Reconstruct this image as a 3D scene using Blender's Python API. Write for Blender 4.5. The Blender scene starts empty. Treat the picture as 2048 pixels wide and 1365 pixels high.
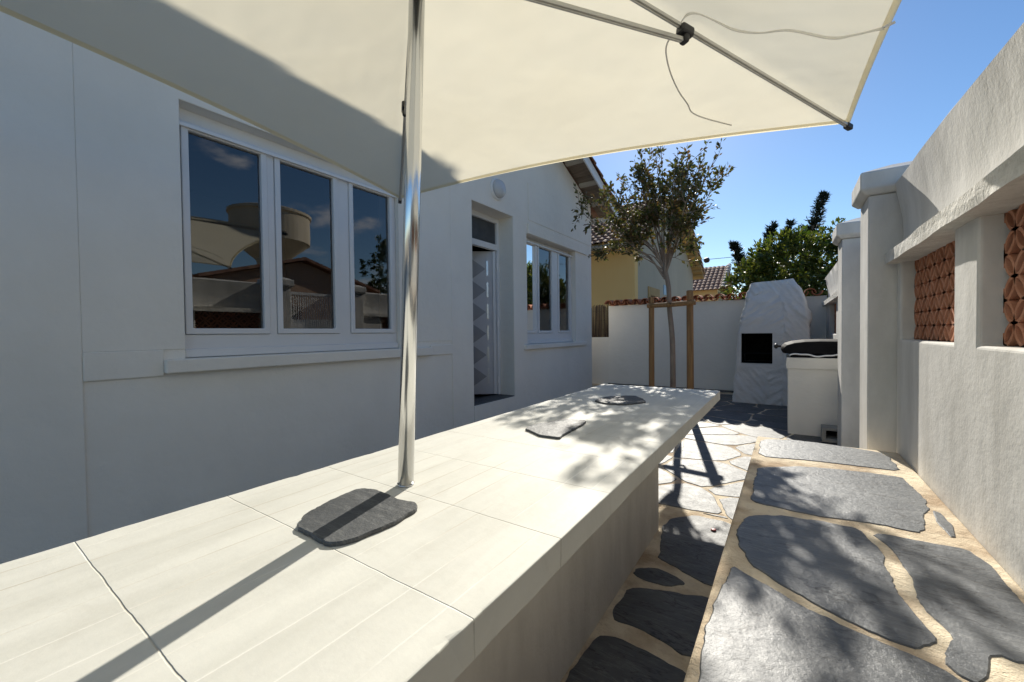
import bpy, bmesh, math, random
from mathutils import Vector, Matrix, noise as mnoise

R = math.radians
scene = bpy.context.scene
COL = scene.collection

# ------------------------------------------------------------------ camera
CAM_YAW, CAM_PITCH, CAM_ROLL, CAM_H = R(34.17), R(1.106), R(-0.6665), 1.15
fw = Vector((-math.sin(CAM_YAW)*math.cos(CAM_PITCH), math.cos(CAM_YAW)*math.cos(CAM_PITCH), -math.sin(CAM_PITCH)))
rt = Vector((math.cos(CAM_YAW), math.sin(CAM_YAW), 0.0))
up = rt.cross(fw)
rt, up = rt*math.cos(CAM_ROLL)+up*math.sin(CAM_ROLL), up*math.cos(CAM_ROLL)-rt*math.sin(CAM_ROLL)
cam_data = bpy.data.cameras.new('camera')
cam = bpy.data.objects.new('camera', cam_data)
COL.objects.link(cam)
M = Matrix.Identity(4)
for i in range(3):
    M[i][0], M[i][1], M[i][2] = rt[i], up[i], -fw[i]
M[2][3] = CAM_H
cam.matrix_world = M
cam_data.sensor_width = 36.0
cam_data.lens = 808.7/2048*36.0
cam_data.clip_start = 0.02
cam_data.clip_end = 2000.0
scene.camera = cam

# ------------------------------------------------------------------ light and sky
SUN_AZ, SUN_EL = R(-14.2), R(32.0)          # azimuth from +Y, negative towards -X
sun_dir = Vector((math.sin(SUN_AZ)*math.cos(SUN_EL), math.cos(SUN_AZ)*math.cos(SUN_EL), math.sin(SUN_EL)))
sd = bpy.data.lights.new('sun', 'SUN')
sd.energy = 5.0
sd.angle = R(0.5)
sd.color = (1.0, 0.945, 0.84)
sun = bpy.data.objects.new('sun', sd)
COL.objects.link(sun)
sun.rotation_euler = sun_dir.to_track_quat('Z', 'Y').to_euler()

world = bpy.data.worlds.new('World')
scene.world = world
world.use_nodes = True
nt = world.node_tree
nt.nodes.clear()
wo = nt.nodes.new('ShaderNodeOutputWorld')
bg = nt.nodes.new('ShaderNodeBackground')
sky = nt.nodes.new('ShaderNodeTexSky')
sky.sky_type = 'NISHITA'
sky.sun_disc = False
sky.sun_elevation = SUN_EL
sky.sun_rotation = SUN_AZ
sky.altitude = 50
sky.air_density = 1.0
sky.dust_density = 0.15
sky.ozone_density = 3.6
bg.inputs['Strength'].default_value = 0.10
# a few small fair-weather clouds low over the street side
tc = nt.nodes.new('ShaderNodeTexCoord')
mp = nt.nodes.new('ShaderNodeMapping')
mp.inputs['Scale'].default_value = (1.0, 1.0, 2.6)
no = nt.nodes.new('ShaderNodeTexNoise')
no.inputs['Scale'].default_value = 4.6
no.inputs['Detail'].default_value = 7
no.inputs['Roughness'].default_value = 0.55
cr = nt.nodes.new('ShaderNodeMapRange')
cr.interpolation_type = 'SMOOTHSTEP'
cr.inputs['From Min'].default_value = 0.56
cr.inputs['From Max'].default_value = 0.72
sp = nt.nodes.new('ShaderNodeSeparateXYZ')
mx_ = nt.nodes.new('ShaderNodeMapRange')
mx_.interpolation_type = 'SMOOTHSTEP'
mx_.inputs['From Min'].default_value = 0.45
mx_.inputs['From Max'].default_value = 0.75
mul = nt.nodes.new('ShaderNodeMath'); mul.operation = 'MULTIPLY'
mix = nt.nodes.new('ShaderNodeMix'); mix.data_type = 'RGBA'
mix.inputs['B'].default_value = (7.5, 7.6, 8.0, 1)
L = nt.links.new
L(tc.outputs['Generated'], mp.inputs['Vector']); L(mp.outputs['Vector'], no.inputs['Vector'])
L(no.outputs['Fac'], cr.inputs['Value']); L(tc.outputs['Generated'], sp.inputs['Vector'])
L(sp.outputs['X'], mx_.inputs['Value']); L(cr.outputs['Result'], mul.inputs[0]); L(mx_.outputs['Result'], mul.inputs[1])
L(mul.outputs['Value'], mix.inputs['Factor']); L(sky.outputs['Color'], mix.inputs['A'])
hs_ = nt.nodes.new('ShaderNodeHueSaturation'); hs_.inputs['Saturation'].default_value = 1.12
L(mix.outputs['Result'], hs_.inputs['Color']); L(hs_.outputs['Color'], bg.inputs['Color']); L(bg.outputs['Background'], wo.inputs['Surface'])

scene.view_settings.view_transform = 'Standard'
scene.view_settings.look = 'None'
scene.view_settings.exposure = 0.36
scene.view_settings.gamma = 1.0
scene.view_settings.use_curve_mapping = False
scene.render.engine = 'CYCLES'
scene.cycles.max_bounces = 10
scene.cycles.diffuse_bounces = 5
scene.cycles.transparent_max_bounces = 16
scene.cycles.use_denoising = True

# ------------------------------------------------------------------ materials
def new_mat(name):
    m = bpy.data.materials.new(name)
    m.use_nodes = True
    n = m.node_tree
    b = n.nodes['Principled BSDF']
    return m, n, b

def nd(n, t, **kw):
    x = n.nodes.new(t)
    for k, v in kw.items():
        if hasattr(x, k) and k not in x.inputs:
            setattr(x, k, v)
        else:
            x.inputs[k].default_value = v
    return x

def ramp(n, stops):
    x = n.nodes.new('ShaderNodeValToRGB')
    e = x.color_ramp.elements
    while len(e) > 1:
        e.remove(e[-1])
    e[0].position = stops[0][0]; e[0].color = (*stops[0][1], 1)
    for p, c in stops[1:]:
        q = e.new(p); q.color = (*c, 1)
    return x

def surf(name, c0, c1, rough=0.8, scale=3.0, stretch=(1, 1, 1), detail=6, bumps=(), metal=0.0, spec=0.5, lo=0.35, hi=0.65, spots=None):
    """two-tone noise colour plus a list of bumps (scale, strength, distance, stretch)"""
    m, n, b = new_mat(name)
    t = n.nodes.new('ShaderNodeTexCoord')
    mp = nd(n, 'ShaderNodeMapping'); mp.inputs['Scale'].default_value = stretch
    n.links.new(t.outputs['Object'], mp.inputs['Vector'])
    ns = nd(n, 'ShaderNodeTexNoise', Scale=scale, Detail=detail, Roughness=0.6)
    n.links.new(mp.outputs['Vector'], ns.inputs['Vector'])
    rp = ramp(n, [(lo, c0), (hi, c1)])
    n.links.new(ns.outputs['Fac'], rp.inputs['Fac'])
    col = rp.outputs['Color']
    if spots:
        sc, amt, c2 = spots
        n2 = nd(n, 'ShaderNodeTexNoise', Scale=sc, Detail=3, Roughness=0.7)
        n.links.new(t.outputs['Object'], n2.inputs['Vector'])
        r2 = ramp(n, [(0.60, (0, 0, 0)), (0.72, (amt, amt, amt))])
        n.links.new(n2.outputs['Fac'], r2.inputs['Fac'])
        mm = nd(n, 'ShaderNodeMix', data_type='RGBA')
        mm.inputs['B'].default_value = (*c2, 1)
        n.links.new(r2.outputs['Color'], mm.inputs['Factor'])
        n.links.new(col, mm.inputs['A'])
        col = mm.outputs['Result']
    n.links.new(col, b.inputs['Base Color'])
    b.inputs['Roughness'].default_value = rough
    b.inputs['Metallic'].default_value = metal
    b.inputs['Specular IOR Level'].default_value = spec
    prev = None
    for (s, st, dist, strch) in bumps:
        m2 = nd(n, 'ShaderNodeMapping'); m2.inputs['Scale'].default_value = strch
        n.links.new(t.outputs['Object'], m2.inputs['Vector'])
        bn = nd(n, 'ShaderNodeTexNoise', Scale=s, Detail=5, Roughness=0.6)
        n.links.new(m2.outputs['Vector'], bn.inputs['Vector'])
        bp = nd(n, 'ShaderNodeBump', Strength=st, Distance=dist)
        n.links.new(bn.outputs['Fac'], bp.inputs['Height'])
        if prev:
            n.links.new(prev, bp.inputs['Normal'])
        prev = bp.outputs['Normal']
    if prev:
        n.links.new(prev, b.inputs['Normal'])
    return m

I3 = (1, 1, 1)
MAT = {}
MAT['stucco'] = surf('white_stucco', (0.79, 0.755, 0.685), (0.845, 0.81, 0.74), 0.9, 1.3, (1, 1, 0.6), bumps=[(2.2, .35, .05, (1, 1, 1.3)), (11, .3, .010, I3), (110, .35, .003, I3)], spec=.25, spots=(1.7, .16, (.62, .60, .56)))
MAT['old_stucco'] = surf('weathered_white_render', (0.60, 0.585, 0.55), (0.76, 0.745, 0.71), 0.92, 4.0, (1, 1.2, 0.35), bumps=[(5, .3, .02, I3), (70, .3, .004, I3)], spec=.2, spots=(5, .22, (.52, .50, .46)))
MAT['rough_ledge'] = surf('cracked_ledge_paint', (0.62, 0.60, 0.55), (0.78, 0.76, 0.71), 0.95, 9, I3, bumps=[(22, .6, .02, I3), (90, .6, .006, I3)], spec=.2, spots=(30, .35, (.42, .39, .34)))
MAT['white_trim'] = surf('white_painted_trim', (0.74, 0.745, 0.75), (0.79, 0.79, 0.79), 0.55, 2, bumps=[(40, .06, .003, I3)])
MAT['pvc'] = surf('white_window_pvc', (0.68, 0.68, 0.685), (0.72, 0.72, 0.72), 0.32, 2)
MAT['chim'] = surf('troweled_white_plaster', (0.68, 0.67, 0.645), (0.74, 0.73, 0.705), 0.9, 4, bumps=[(16, .6, .02, (1, 1, 1.6)), (45, .5, .008, I3)], spec=.2)
MAT['wood'] = surf('treated_pine', (0.22, 0.115, 0.045), (0.38, 0.21, 0.085), 0.75, 5, (8, 8, .5), bumps=[(30, .3, .004, (4, 4, .3))])
MAT['darkwood'] = surf('soffit_boards', (0.16, 0.12, 0.09), (0.26, 0.20, 0.15), 0.85, 4, (1, 6, 1), bumps=[(20, .2, .004, I3)])
MAT['palewood'] = surf('pale_rafter_paint', (0.42, 0.37, 0.31), (0.52, 0.47, 0.40), 0.8, 4)
MAT['reed'] = surf('brown_reed', (0.035, 0.024, 0.017), (0.10, 0.066, 0.043), 0.85, 14, (6, 6, .3))
MAT['bark'] = surf('young_bark', (0.17, 0.12, 0.09), (0.33, 0.26, 0.20), 0.85, 9, (1, 1, .3), bumps=[(50, .4, .004, (1, 1, .3))])
MAT['terra'] = surf('terracotta', (0.33, 0.115, 0.055), (0.47, 0.19, 0.10), 0.85, 8, bumps=[(60, .3, .003, I3)], spec=.25)
MAT['claustra'] = surf('fired_clay_grille', (0.48, 0.21, 0.12), (0.62, 0.31, 0.20), 0.85, 8, bumps=[(60, .3, .003, I3)], spec=.25)
MAT['hole_dark'] = surf('dark_hole_brown', (0.10, 0.045, 0.025), (0.16, 0.07, 0.04), 0.95, 6, spec=.1)  # darkness behind the grille holes, put into the colour
MAT['rooftile'] = surf('aged_roof_tile', (0.20, 0.085, 0.055), (0.42, 0.24, 0.16), 0.85, 2.5, bumps=[(30, .3, .01, I3)], spots=(4, .5, (.45, .38, .30)), spec=.25)
MAT['rooftile_pale'] = surf('pale_verge_tile', (0.45, 0.36, 0.28), (0.62, 0.52, 0.42), 0.85, 3, spec=.25)
MAT['yellow'] = surf('yellow_render', (0.83, 0.57, 0.24), (0.87, 0.63, 0.29), 0.9, .6, (1, 1, .4), spec=.2)
MAT['greyrender'] = surf('grey_green_render', (0.45, 0.42, 0.33), (0.52, 0.485, 0.385), 0.9, .6, (1, 1, .4), spec=.2)
MAT['ochre'] = surf('ochre_trim', (0.42, 0.29, 0.12), (0.50, 0.35, 0.16), 0.85, 2)
MAT['shutter'] = surf('dark_red_shutter', (0.07, 0.025, 0.02), (0.11, 0.04, 0.03), 0.6, 4)
MAT['blueplaque'] = surf('blue_plaque', (0.20, 0.38, 0.55), (0.28, 0.48, 0.64), 0.5, 4)
MAT['black'] = surf('black_plastic', (0.012, 0.012, 0.013), (0.02, 0.02, 0.021), 0.35, 5)
MAT['blackmetal'] = surf('black_enamel', (0.009, 0.009, 0.010), (0.014, 0.014, 0.016), 0.7, 8, spec=.10, bumps=[(60, .05, .002, I3)])
MAT['dull_black'] = surf('dull_black', (0.006, 0.005, 0.005), (0.016, 0.013, 0.011), 0.95, 7, spec=.1)  # near-black for the firebox lining and the plate in the block
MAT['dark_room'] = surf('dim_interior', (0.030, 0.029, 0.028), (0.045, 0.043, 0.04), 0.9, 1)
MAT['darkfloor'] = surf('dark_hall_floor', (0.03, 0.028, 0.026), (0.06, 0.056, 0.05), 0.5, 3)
MAT['grey_door'] = surf('door_panel_grey', (0.50, 0.50, 0.52), (0.57, 0.57, 0.59), 0.45, 2)
MAT['grey_door_dark'] = surf('door_diamond_grey', (0.27, 0.27, 0.285), (0.33, 0.33, 0.345), 0.4, 2)
MAT['silver'] = surf('brushed_steel', (0.55, 0.55, 0.56), (0.66, 0.66, 0.66), 0.3, 10, (1, 1, 9), metal=.9)
MAT['lampglass'] = surf('frosted_lamp_cover', (0.52, 0.54, 0.56), (0.60, 0.62, 0.64), 0.25, 3)
MAT['cord'] = surf('grey_cord', (0.74, 0.72, 0.66), (0.82, 0.80, 0.74), 0.85, 60)
MAT['concrete'] = surf('rough_concrete', (0.30, 0.29, 0.27), (0.42, 0.41, 0.38), 0.92, 8, bumps=[(60, .5, .005, I3)])
MAT['red'] = surf('red_cap', (0.25, 0.02, 0.02), (0.35, 0.03, 0.03), 0.4, 5)
MAT['asphalt'] = surf('street_asphalt', (0.045, 0.045, 0.046), (0.07, 0.07, 0.07), 0.9, 20, bumps=[(150, .5, .004, I3)])
MAT['orange_wall'] = surf('salmon_render', (0.46, 0.29, 0.19), (0.53, 0.34, 0.23), 0.9, 1)
MAT['tower'] = surf('water_tower_concrete', (0.50, 0.43, 0.32), (0.60, 0.52, 0.40), 0.9, .4, (1, 1, .3))
MAT['earth'] = surf('dry_ground', (0.22, 0.18, 0.12), (0.34, 0.28, 0.20), 0.95, 1.2, bumps=[(20, .5, .02, I3)])
MAT['sand_mortar'] = surf('sandy_mortar', (0.46, 0.345, 0.235), (0.80, 0.69, 0.52), 0.95, 4, bumps=[(18, .6, .018, I3), (60, .6, .008, I3), (190, .8, .004, I3)], spec=.2, lo=.36, hi=.58, spots=(14, .5, (.34, .25, .17)))
MAT['pillar'] = MAT['old_stucco']

def pole_material():
    m, n, b = new_mat('polished_aluminium')
    b.inputs['Base Color'].default_value = (0.80, 0.80, 0.79, 1)
    b.inputs['Metallic'].default_value = 1.0
    t = n.nodes.new('ShaderNodeTexCoord')
    mp = nd(n, 'ShaderNodeMapping'); mp.inputs['Scale'].default_value = (30, 30, .6)
    ns = nd(n, 'ShaderNodeTexNoise', Scale=3, Detail=3)
    mr = nd(n, 'ShaderNodeMapRange'); mr.inputs['To Min'].default_value = .13; mr.inputs['To Max'].default_value = .24
    n.links.new(t.outputs['Object'], mp.inputs['Vector']); n.links.new(mp.outputs['Vector'], ns.inputs['Vector'])
    n.links.new(ns.outputs['Fac'], mr.inputs['Value']); n.links.new(mr.outputs['Result'], b.inputs['Roughness'])
    return m
MAT['pole'] = pole_material()
MAT['alu'] = surf('satin_aluminium', (0.52, 0.51, 0.48), (0.60, 0.59, 0.55), 0.35, 12, metal=.75)

def canopy_material():
    m, n, b = new_mat('ecru_canvas')
    out = n.nodes['Material Output']
    n.nodes.remove(b)
    t = n.nodes.new('ShaderNodeTexCoord')
    ns = nd(n, 'ShaderNodeTexNoise', Scale=2.2, Detail=4)
    rp = ramp(n, [(.3, (0.865, 0.80, 0.62)), (.7, (0.895, 0.835, 0.66))])
    n.links.new(t.outputs['Object'], ns.inputs['Vector']); n.links.new(ns.outputs['Fac'], rp.inputs['Fac'])
    wv = nd(n, 'ShaderNodeTexNoise', Scale=420, Detail=2)
    n.links.new(t.outputs['Object'], wv.inputs['Vector'])
    b1 = nd(n, 'ShaderNodeBump', Strength=.12, Distance=.002); n.links.new(wv.outputs['Fac'], b1.inputs['Height'])
    n2 = nd(n, 'ShaderNodeTexNoise', Scale=3.5, Detail=2)
    n.links.new(t.outputs['Object'], n2.inputs['Vector'])
    b2 = nd(n, 'ShaderNodeBump', Strength=.4, Distance=.035); n.links.new(n2.outputs['Fac'], b2.inputs['Height'])
    n.links.new(b1.outputs['Normal'], b2.inputs['Normal'])
    df = nd(n, 'ShaderNodeBsdfDiffuse'); tr = nd(n, 'ShaderNodeBsdfTranslucent')
    mx = nd(n, 'ShaderNodeMixShader', Fac=.52)
    for s in (df, tr):
        n.links.new(rp.outputs['Color'], s.inputs['Color']); n.links.new(b2.outputs['Normal'], s.inputs['Normal'])
    n.links.new(df.outputs[0], mx.inputs[1]); n.links.new(tr.outputs[0], mx.inputs[2])
    n.links.new(mx.outputs[0], out.inputs['Surface'])
    return m
MAT['canvas'] = canopy_material()

def glass_material():
    m, n, b = new_mat('window_glass')
    out = n.nodes['Material Output']; n.nodes.remove(b)
    tr = nd(n, 'ShaderNodeBsdfTransparent'); tr.inputs['Color'].default_value = (.80, .84, .84, 1)
    gl = nd(n, 'ShaderNodeBsdfGlossy', Roughness=0.0); gl.inputs['Color'].default_value = (1, 1, 1, 1)
    fr = nd(n, 'ShaderNodeFresnel', IOR=2.0)
    mx = nd(n, 'ShaderNodeMixShader')
    n.links.new(fr.outputs[0], mx.inputs[0]); n.links.new(tr.outputs[0], mx.inputs[1]); n.links.new(gl.outputs[0], mx.inputs[2])
    n.links.new(mx.outputs[0], out.inputs['Surface'])
    return m
MAT['glass'] = glass_material()
MAT['frosted'] = surf('dark_frosted_glass', (0.05, 0.053, 0.058), (0.075, 0.08, 0.085), 0.38, 9, spec=.4)

def slate_material(name, c0, c1, r0, r1, bump=.5, crack=1.0):
    m, n, b = new_mat(name)
    t = n.nodes.new('ShaderNodeTexCoord')
    ns = nd(n, 'ShaderNodeTexNoise', Scale=3.2, Detail=8, Roughness=.6)
    n.links.new(t.outputs['Object'], ns.inputs['Vector'])
    rp = ramp(n, [(.3, c0), (.7, c1)])
    n.links.new(ns.outputs['Fac'], rp.inputs['Fac'])
    # pale scratches and veins
    mp = nd(n, 'ShaderNodeMapping'); mp.inputs['Rotation'].default_value = (0, 0, .6); mp.inputs['Scale'].default_value = (.8, 7, 1)
    n.links.new(t.outputs['Object'], mp.inputs['Vector'])
    v = nd(n, 'ShaderNodeTexNoise', Scale=1.6, Detail=9, Roughness=.75, Distortion=.6)
    n.links.new(mp.outputs['Vector'], v.inputs['Vector'])
    r2 = ramp(n, [(.485, (0, 0, 0)), (.5, (.22, .22, .22)), (.515, (0, 0, 0))])
    n.links.new(v.outputs['Fac'], r2.inputs['Fac'])
    mm = nd(n, 'ShaderNodeMix', data_type='RGBA'); mm.inputs['B'].default_value = (.40, .40, .38, 1)
    n.links.new(r2.outputs['Color'], mm.inputs['Factor']); n.links.new(rp.outputs['Color'], mm.inputs['A'])
    mpc = nd(n, 'ShaderNodeMapping'); mpc.inputs['Rotation'].default_value = (0, 0, -.25); mpc.inputs['Scale'].default_value = (.9, 3.2, 1)
    n.links.new(t.outputs['Object'], mpc.inputs['Vector'])
    ck = nd(n, 'ShaderNodeTexNoise', Scale=2.1, Detail=5, Roughness=.55, Distortion=.25); n.links.new(mpc.outputs['Vector'], ck.inputs['Vector'])
    r3 = ramp(n, [(.410, (0, 0, 0)), (.42, (.9, .9, .9)), (.430, (0, 0, 0)), (.566, (0, 0, 0)), (.573, (.8, .8, .8)), (.580, (0, 0, 0))])
    n.links.new(ck.outputs['Fac'], r3.inputs['Fac'])
    mc = nd(n, 'ShaderNodeMix', data_type='RGBA'); mc.inputs['B'].default_value = (.015, .015, .016, 1)
    cs = nd(n, 'ShaderNodeMath', operation='MULTIPLY'); cs.inputs[1].default_value = crack
    n.links.new(r3.outputs['Color'], cs.inputs[0]); n.links.new(cs.outputs[0], mc.inputs['Factor']); n.links.new(mm.outputs['Result'], mc.inputs['A'])
    n.links.new(mc.outputs['Result'], b.inputs['Base Color'])
    mr = nd(n, 'ShaderNodeMapRange'); mr.inputs['To Min'].default_value = r0; mr.inputs['To Max'].default_value = r1
    n3 = nd(n, 'ShaderNodeTexNoise', Scale=14, Detail=5); n.links.new(t.outputs['Object'], n3.inputs['Vector'])
    n.links.new(n3.outputs['Fac'], mr.inputs['Value']); n.links.new(mr.outputs['Result'], b.inputs['Roughness'])
    # cleft layers: quantised noise gives thin stepped ridges
    mp2 = nd(n, 'ShaderNodeMapping'); mp2.inputs['Rotation'].default_value = (0, 0, -.35); mp2.inputs['Scale'].default_value = (1, 2.2, 1)
    n.links.new(t.outputs['Object'], mp2.inputs['Vector'])
    n4 = nd(n, 'ShaderNodeTexNoise', Scale=2.6, Detail=4, Roughness=.5, Distortion=.4)
    n.links.new(mp2.outputs['Vector'], n4.inputs['Vector'])
    sn = nd(n, 'ShaderNodeMath', operation='SNAP'); sn.inputs[1].default_value = .07
    n.links.new(n4.outputs['Fac'], sn.inputs[0])
    b1 = nd(n, 'ShaderNodeBump', Strength=bump, Distance=.012); n.links.new(sn.outputs[0], b1.inputs['Height'])
    n5 = nd(n, 'ShaderNodeTexNoise', Scale=38, Detail=7, Roughness=.65); n.links.new(t.outputs['Object'], n5.inputs['Vector'])
    b2 = nd(n, 'ShaderNodeBump', Strength=bump*.8, Distance=.006); n.links.new(n5.outputs['Fac'], b2.inputs['Height'])
    n.links.new(b1.outputs['Normal'], b2.inputs['Normal'])
    n.links.new(b2.outputs['Normal'], b.inputs['Normal'])
    b.inputs['Specular IOR Level'].default_value = .55
    return m
MAT['slate'] = slate_material('blue_grey_slate', (.052, .059, .068), (.13, .138, .148), .39, .55, .6)
MAT['floor_slate'] = slate_material('floor_slate', (.055, .06, .066), (.125, .13, .135), .46, .68, .9)
MAT['mat_slate'] = slate_material('dark_plate_slate', (.042, .045, .047), (.085, .089, .091), .45, .6, .7, .12)

def table_material():
    """pale concrete tiles: thin cross joints every 0.277 m and fine broken lines along the length"""
    m, n, b = new_mat('cast_cream_concrete')
    t = n.nodes.new('ShaderNodeTexCoord')
    sp = nd(n, 'ShaderNodeSeparateXYZ'); n.links.new(t.outputs['Object'], sp.inputs[0])
    wob = nd(n, 'ShaderNodeTexNoise', Scale=7, Detail=5, Roughness=.6); n.links.new(t.outputs['Object'], wob.inputs['Vector'])
    def math_(op, a, bb=None, c=None):
        x = nd(n, 'ShaderNodeMath', operation=op)
        for i, v in enumerate((a, bb, c)):
            if v is None: continue
            if isinstance(v, (int, float)): x.inputs[i].default_value = v
            else: n.links.new(v, x.inputs[i])
        return x.outputs[0]
    w = math_('MULTIPLY_ADD', wob.outputs['Fac'], .012, -.006)
    def line(coord, period, off, width, wscale):
        c = math_('ADD', coord, math_('MULTIPLY', w, wscale))
        c = math_('ADD', c, off)
        fr = math_('FRACT', math_('DIVIDE', c, period))
        d = math_('MULTIPLY', math_('ABSOLUTE', math_('SUBTRACT', fr, .5)), period)   # distance to line (at .5)
        mr = nd(n, 'ShaderNodeMapRange'); mr.interpolation_type = 'SMOOTHSTEP'
        n.links.new(d, mr.inputs['Value'])
        mr.inputs['From Min'].default_value = width; mr.inputs['From Max'].default_value = 0.0
        return mr.outputs['Result']
    cross = line(sp.outputs['Y'], .2775*1.07, (1.2-.173)*1.07+.2775*1.07*20.5, .0021, .8)
    longi = line(sp.outputs['X'], .0875, .0875*40, .0032, .5)
    mp = nd(n, 'ShaderNodeMapping'); mp.inputs['Scale'].default_value = (26, 2.4, 1); n.links.new(t.outputs['Object'], mp.inputs['Vector'])
    br = nd(n, 'ShaderNodeTexNoise', Scale=1.0, Detail=3); n.links.new(mp.outputs['Vector'], br.inputs['Vector'])
    brm = nd(n, 'ShaderNodeMapRange'); brm.inputs['From Min'].default_value = .34; brm.inputs['From Max'].default_value = .52
    n.links.new(br.outputs['Fac'], brm.inputs['Value'])
    longi = math_('MULTIPLY', longi, brm.outputs['Result'])
    # base tone
    mp3 = nd(n, 'ShaderNodeMapping'); mp3.inputs['Scale'].default_value = (3, .7, 1); n.links.new(t.outputs['Object'], mp3.inputs['Vector'])
    ns = nd(n, 'ShaderNodeTexNoise', Scale=3, Detail=8, Roughness=.65); n.links.new(mp3.outputs['Vector'], ns.inputs['Vector'])
    rp = ramp(n, [(.3, (.56, .55, .49)), (.5, (.63, .62, .56)), (.7, (.69, .68, .615))]); n.links.new(ns.outputs['Fac'], rp.inputs['Fac'])
    def over(base, fac, c, amt):
        mm = nd(n, 'ShaderNodeMix', data_type='RGBA'); mm.inputs['B'].default_value = (*c, 1)
        n.links.new(math_('MULTIPLY', fac, amt), mm.inputs['Factor']); n.links.new(base, mm.inputs['A'])
        return mm.outputs['Result']
    jn = nd(n, 'ShaderNodeTexNoise', Scale=6, Detail=4, Roughness=.7); n.links.new(t.outputs['Object'], jn.inputs['Vector'])
    jm = nd(n, 'ShaderNodeMapRange'); jm.inputs['From Min'].default_value = .36; jm.inputs['From Max'].default_value = .56
    n.links.new(jn.outputs['Fac'], jm.inputs['Value'])
    dl = nd(n, 'ShaderNodeTexNoise', Scale=1.4, Detail=2); n.links.new(t.outputs['Object'], dl.inputs['Vector'])
    dlr = ramp(n, [(.42, (.46, .40, .31)), (.55, (.80, .785, .72))]); n.links.new(dl.outputs['Fac'], dlr.inputs['Fac'])
    mm0 = nd(n, 'ShaderNodeMix', data_type='RGBA'); n.links.new(math_('MULTIPLY', longi, .7), mm0.inputs['Factor'])
    n.links.new(rp.outputs['Color'], mm0.inputs['A']); n.links.new(dlr.outputs['Color'], mm0.inputs['B'])
    st = nd(n, 'ShaderNodeTexNoise', Scale=5.5, Detail=9, Roughness=.75, Distortion=.8); n.links.new(t.outputs['Object'], st.inputs['Vector'])
    str_ = ramp(n, [(.56, (0, 0, 0)), (.70, (.30, .30, .30))]); n.links.new(st.outputs['Fac'], str_.inputs['Fac'])
    col = over(mm0.outputs['Result'], str_.outputs['Color'], (.50, .47, .40), 1.0)
    col = over(col, math_('MULTIPLY', cross, jm.outputs['Result']), (.33, .30, .24), .8)
    n.links.new(col, b.inputs['Base Color'])
    b.inputs['Roughness'].default_value = .62
    b.inputs['Specular IOR Level'].default_value = .3
    hgt = math_('MULTIPLY', math_('ADD', cross, math_('MULTIPLY', longi, -.35)), -1)
    b1 = nd(n, 'ShaderNodeBump', Strength=.6, Distance=.0025); n.links.new(hgt, b1.inputs['Height'])
    n6 = nd(n, 'ShaderNodeTexNoise', Scale=24, Detail=7, Roughness=.6); n.links.new(t.outputs['Object'], n6.inputs['Vector'])
    b2 = nd(n, 'ShaderNodeBump', Strength=.25, Distance=.004); n.links.new(n6.outputs['Fac'], b2.inputs['Height'])
    n.links.new(b1.outputs['Normal'], b2.inputs['Normal']); n.links.new(b2.outputs['Normal'], b.inputs['Normal'])
    return m
MAT['table'] = table_material()

def leaf_material(name, cols, trans=.35):
    m, n, b = new_mat(name)
    out = n.nodes['Material Output']
    g = nd(n, 'ShaderNodeNewGeometry')
    k = len(cols)
    rp = ramp(n, [(i/(k-1), c) for i, c in enumerate(cols)])
    n.links.new(g.outputs['Random Per Island'], rp.inputs['Fac'])
    n.links.new(rp.outputs['Color'], b.inputs['Base Color'])
    b.inputs['Roughness'].default_value = .45
    tr = nd(n, 'ShaderNodeBsdfTranslucent')
    hs = nd(n, 'ShaderNodeHueSaturation', Saturation=1.15, Value=1.5)
    n.links.new(rp.outputs['Color'], hs.inputs['Color']); n.links.new(hs.outputs['Color'], tr.inputs['Color'])
    mx = nd(n, 'ShaderNodeMixShader', Fac=trans)
    n.links.new(b.outputs[0], mx.inputs[1]); n.links.new(tr.outputs[0], mx.inputs[2]); n.links.new(mx.outputs[0], out.inputs['Surface'])
    return m
MAT['leaf'] = leaf_material('olive_bronze_leaf', [(.05, .062, .02), (.085, .095, .028), (.12, .118, .038), (.15, .09, .04), (.065, .078, .022)])
MAT['hedgeleaf'] = leaf_material('glossy_green_leaf', [(.028, .048, .010), (.055, .088, .016), (.12, .15, .03), (.17, .175, .045), (.042, .065, .014)], .3)
MAT['cypressleaf'] = leaf_material('dark_conifer_leaf', [(.012, .022, .012), (.025, .038, .02), (.035, .042, .025)], .1)
MAT['darkleaf'] = leaf_material('deep_green_leaf', [(.03, .05, .015), (.055, .085, .025), (.08, .11, .035)], .25)

# ------------------------------------------------------------------ object helpers
def wloc(o):
    v = Vector((0, 0, 0))
    while o is not None:
        v = v + o.location
        o = o.parent
    return v

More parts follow.
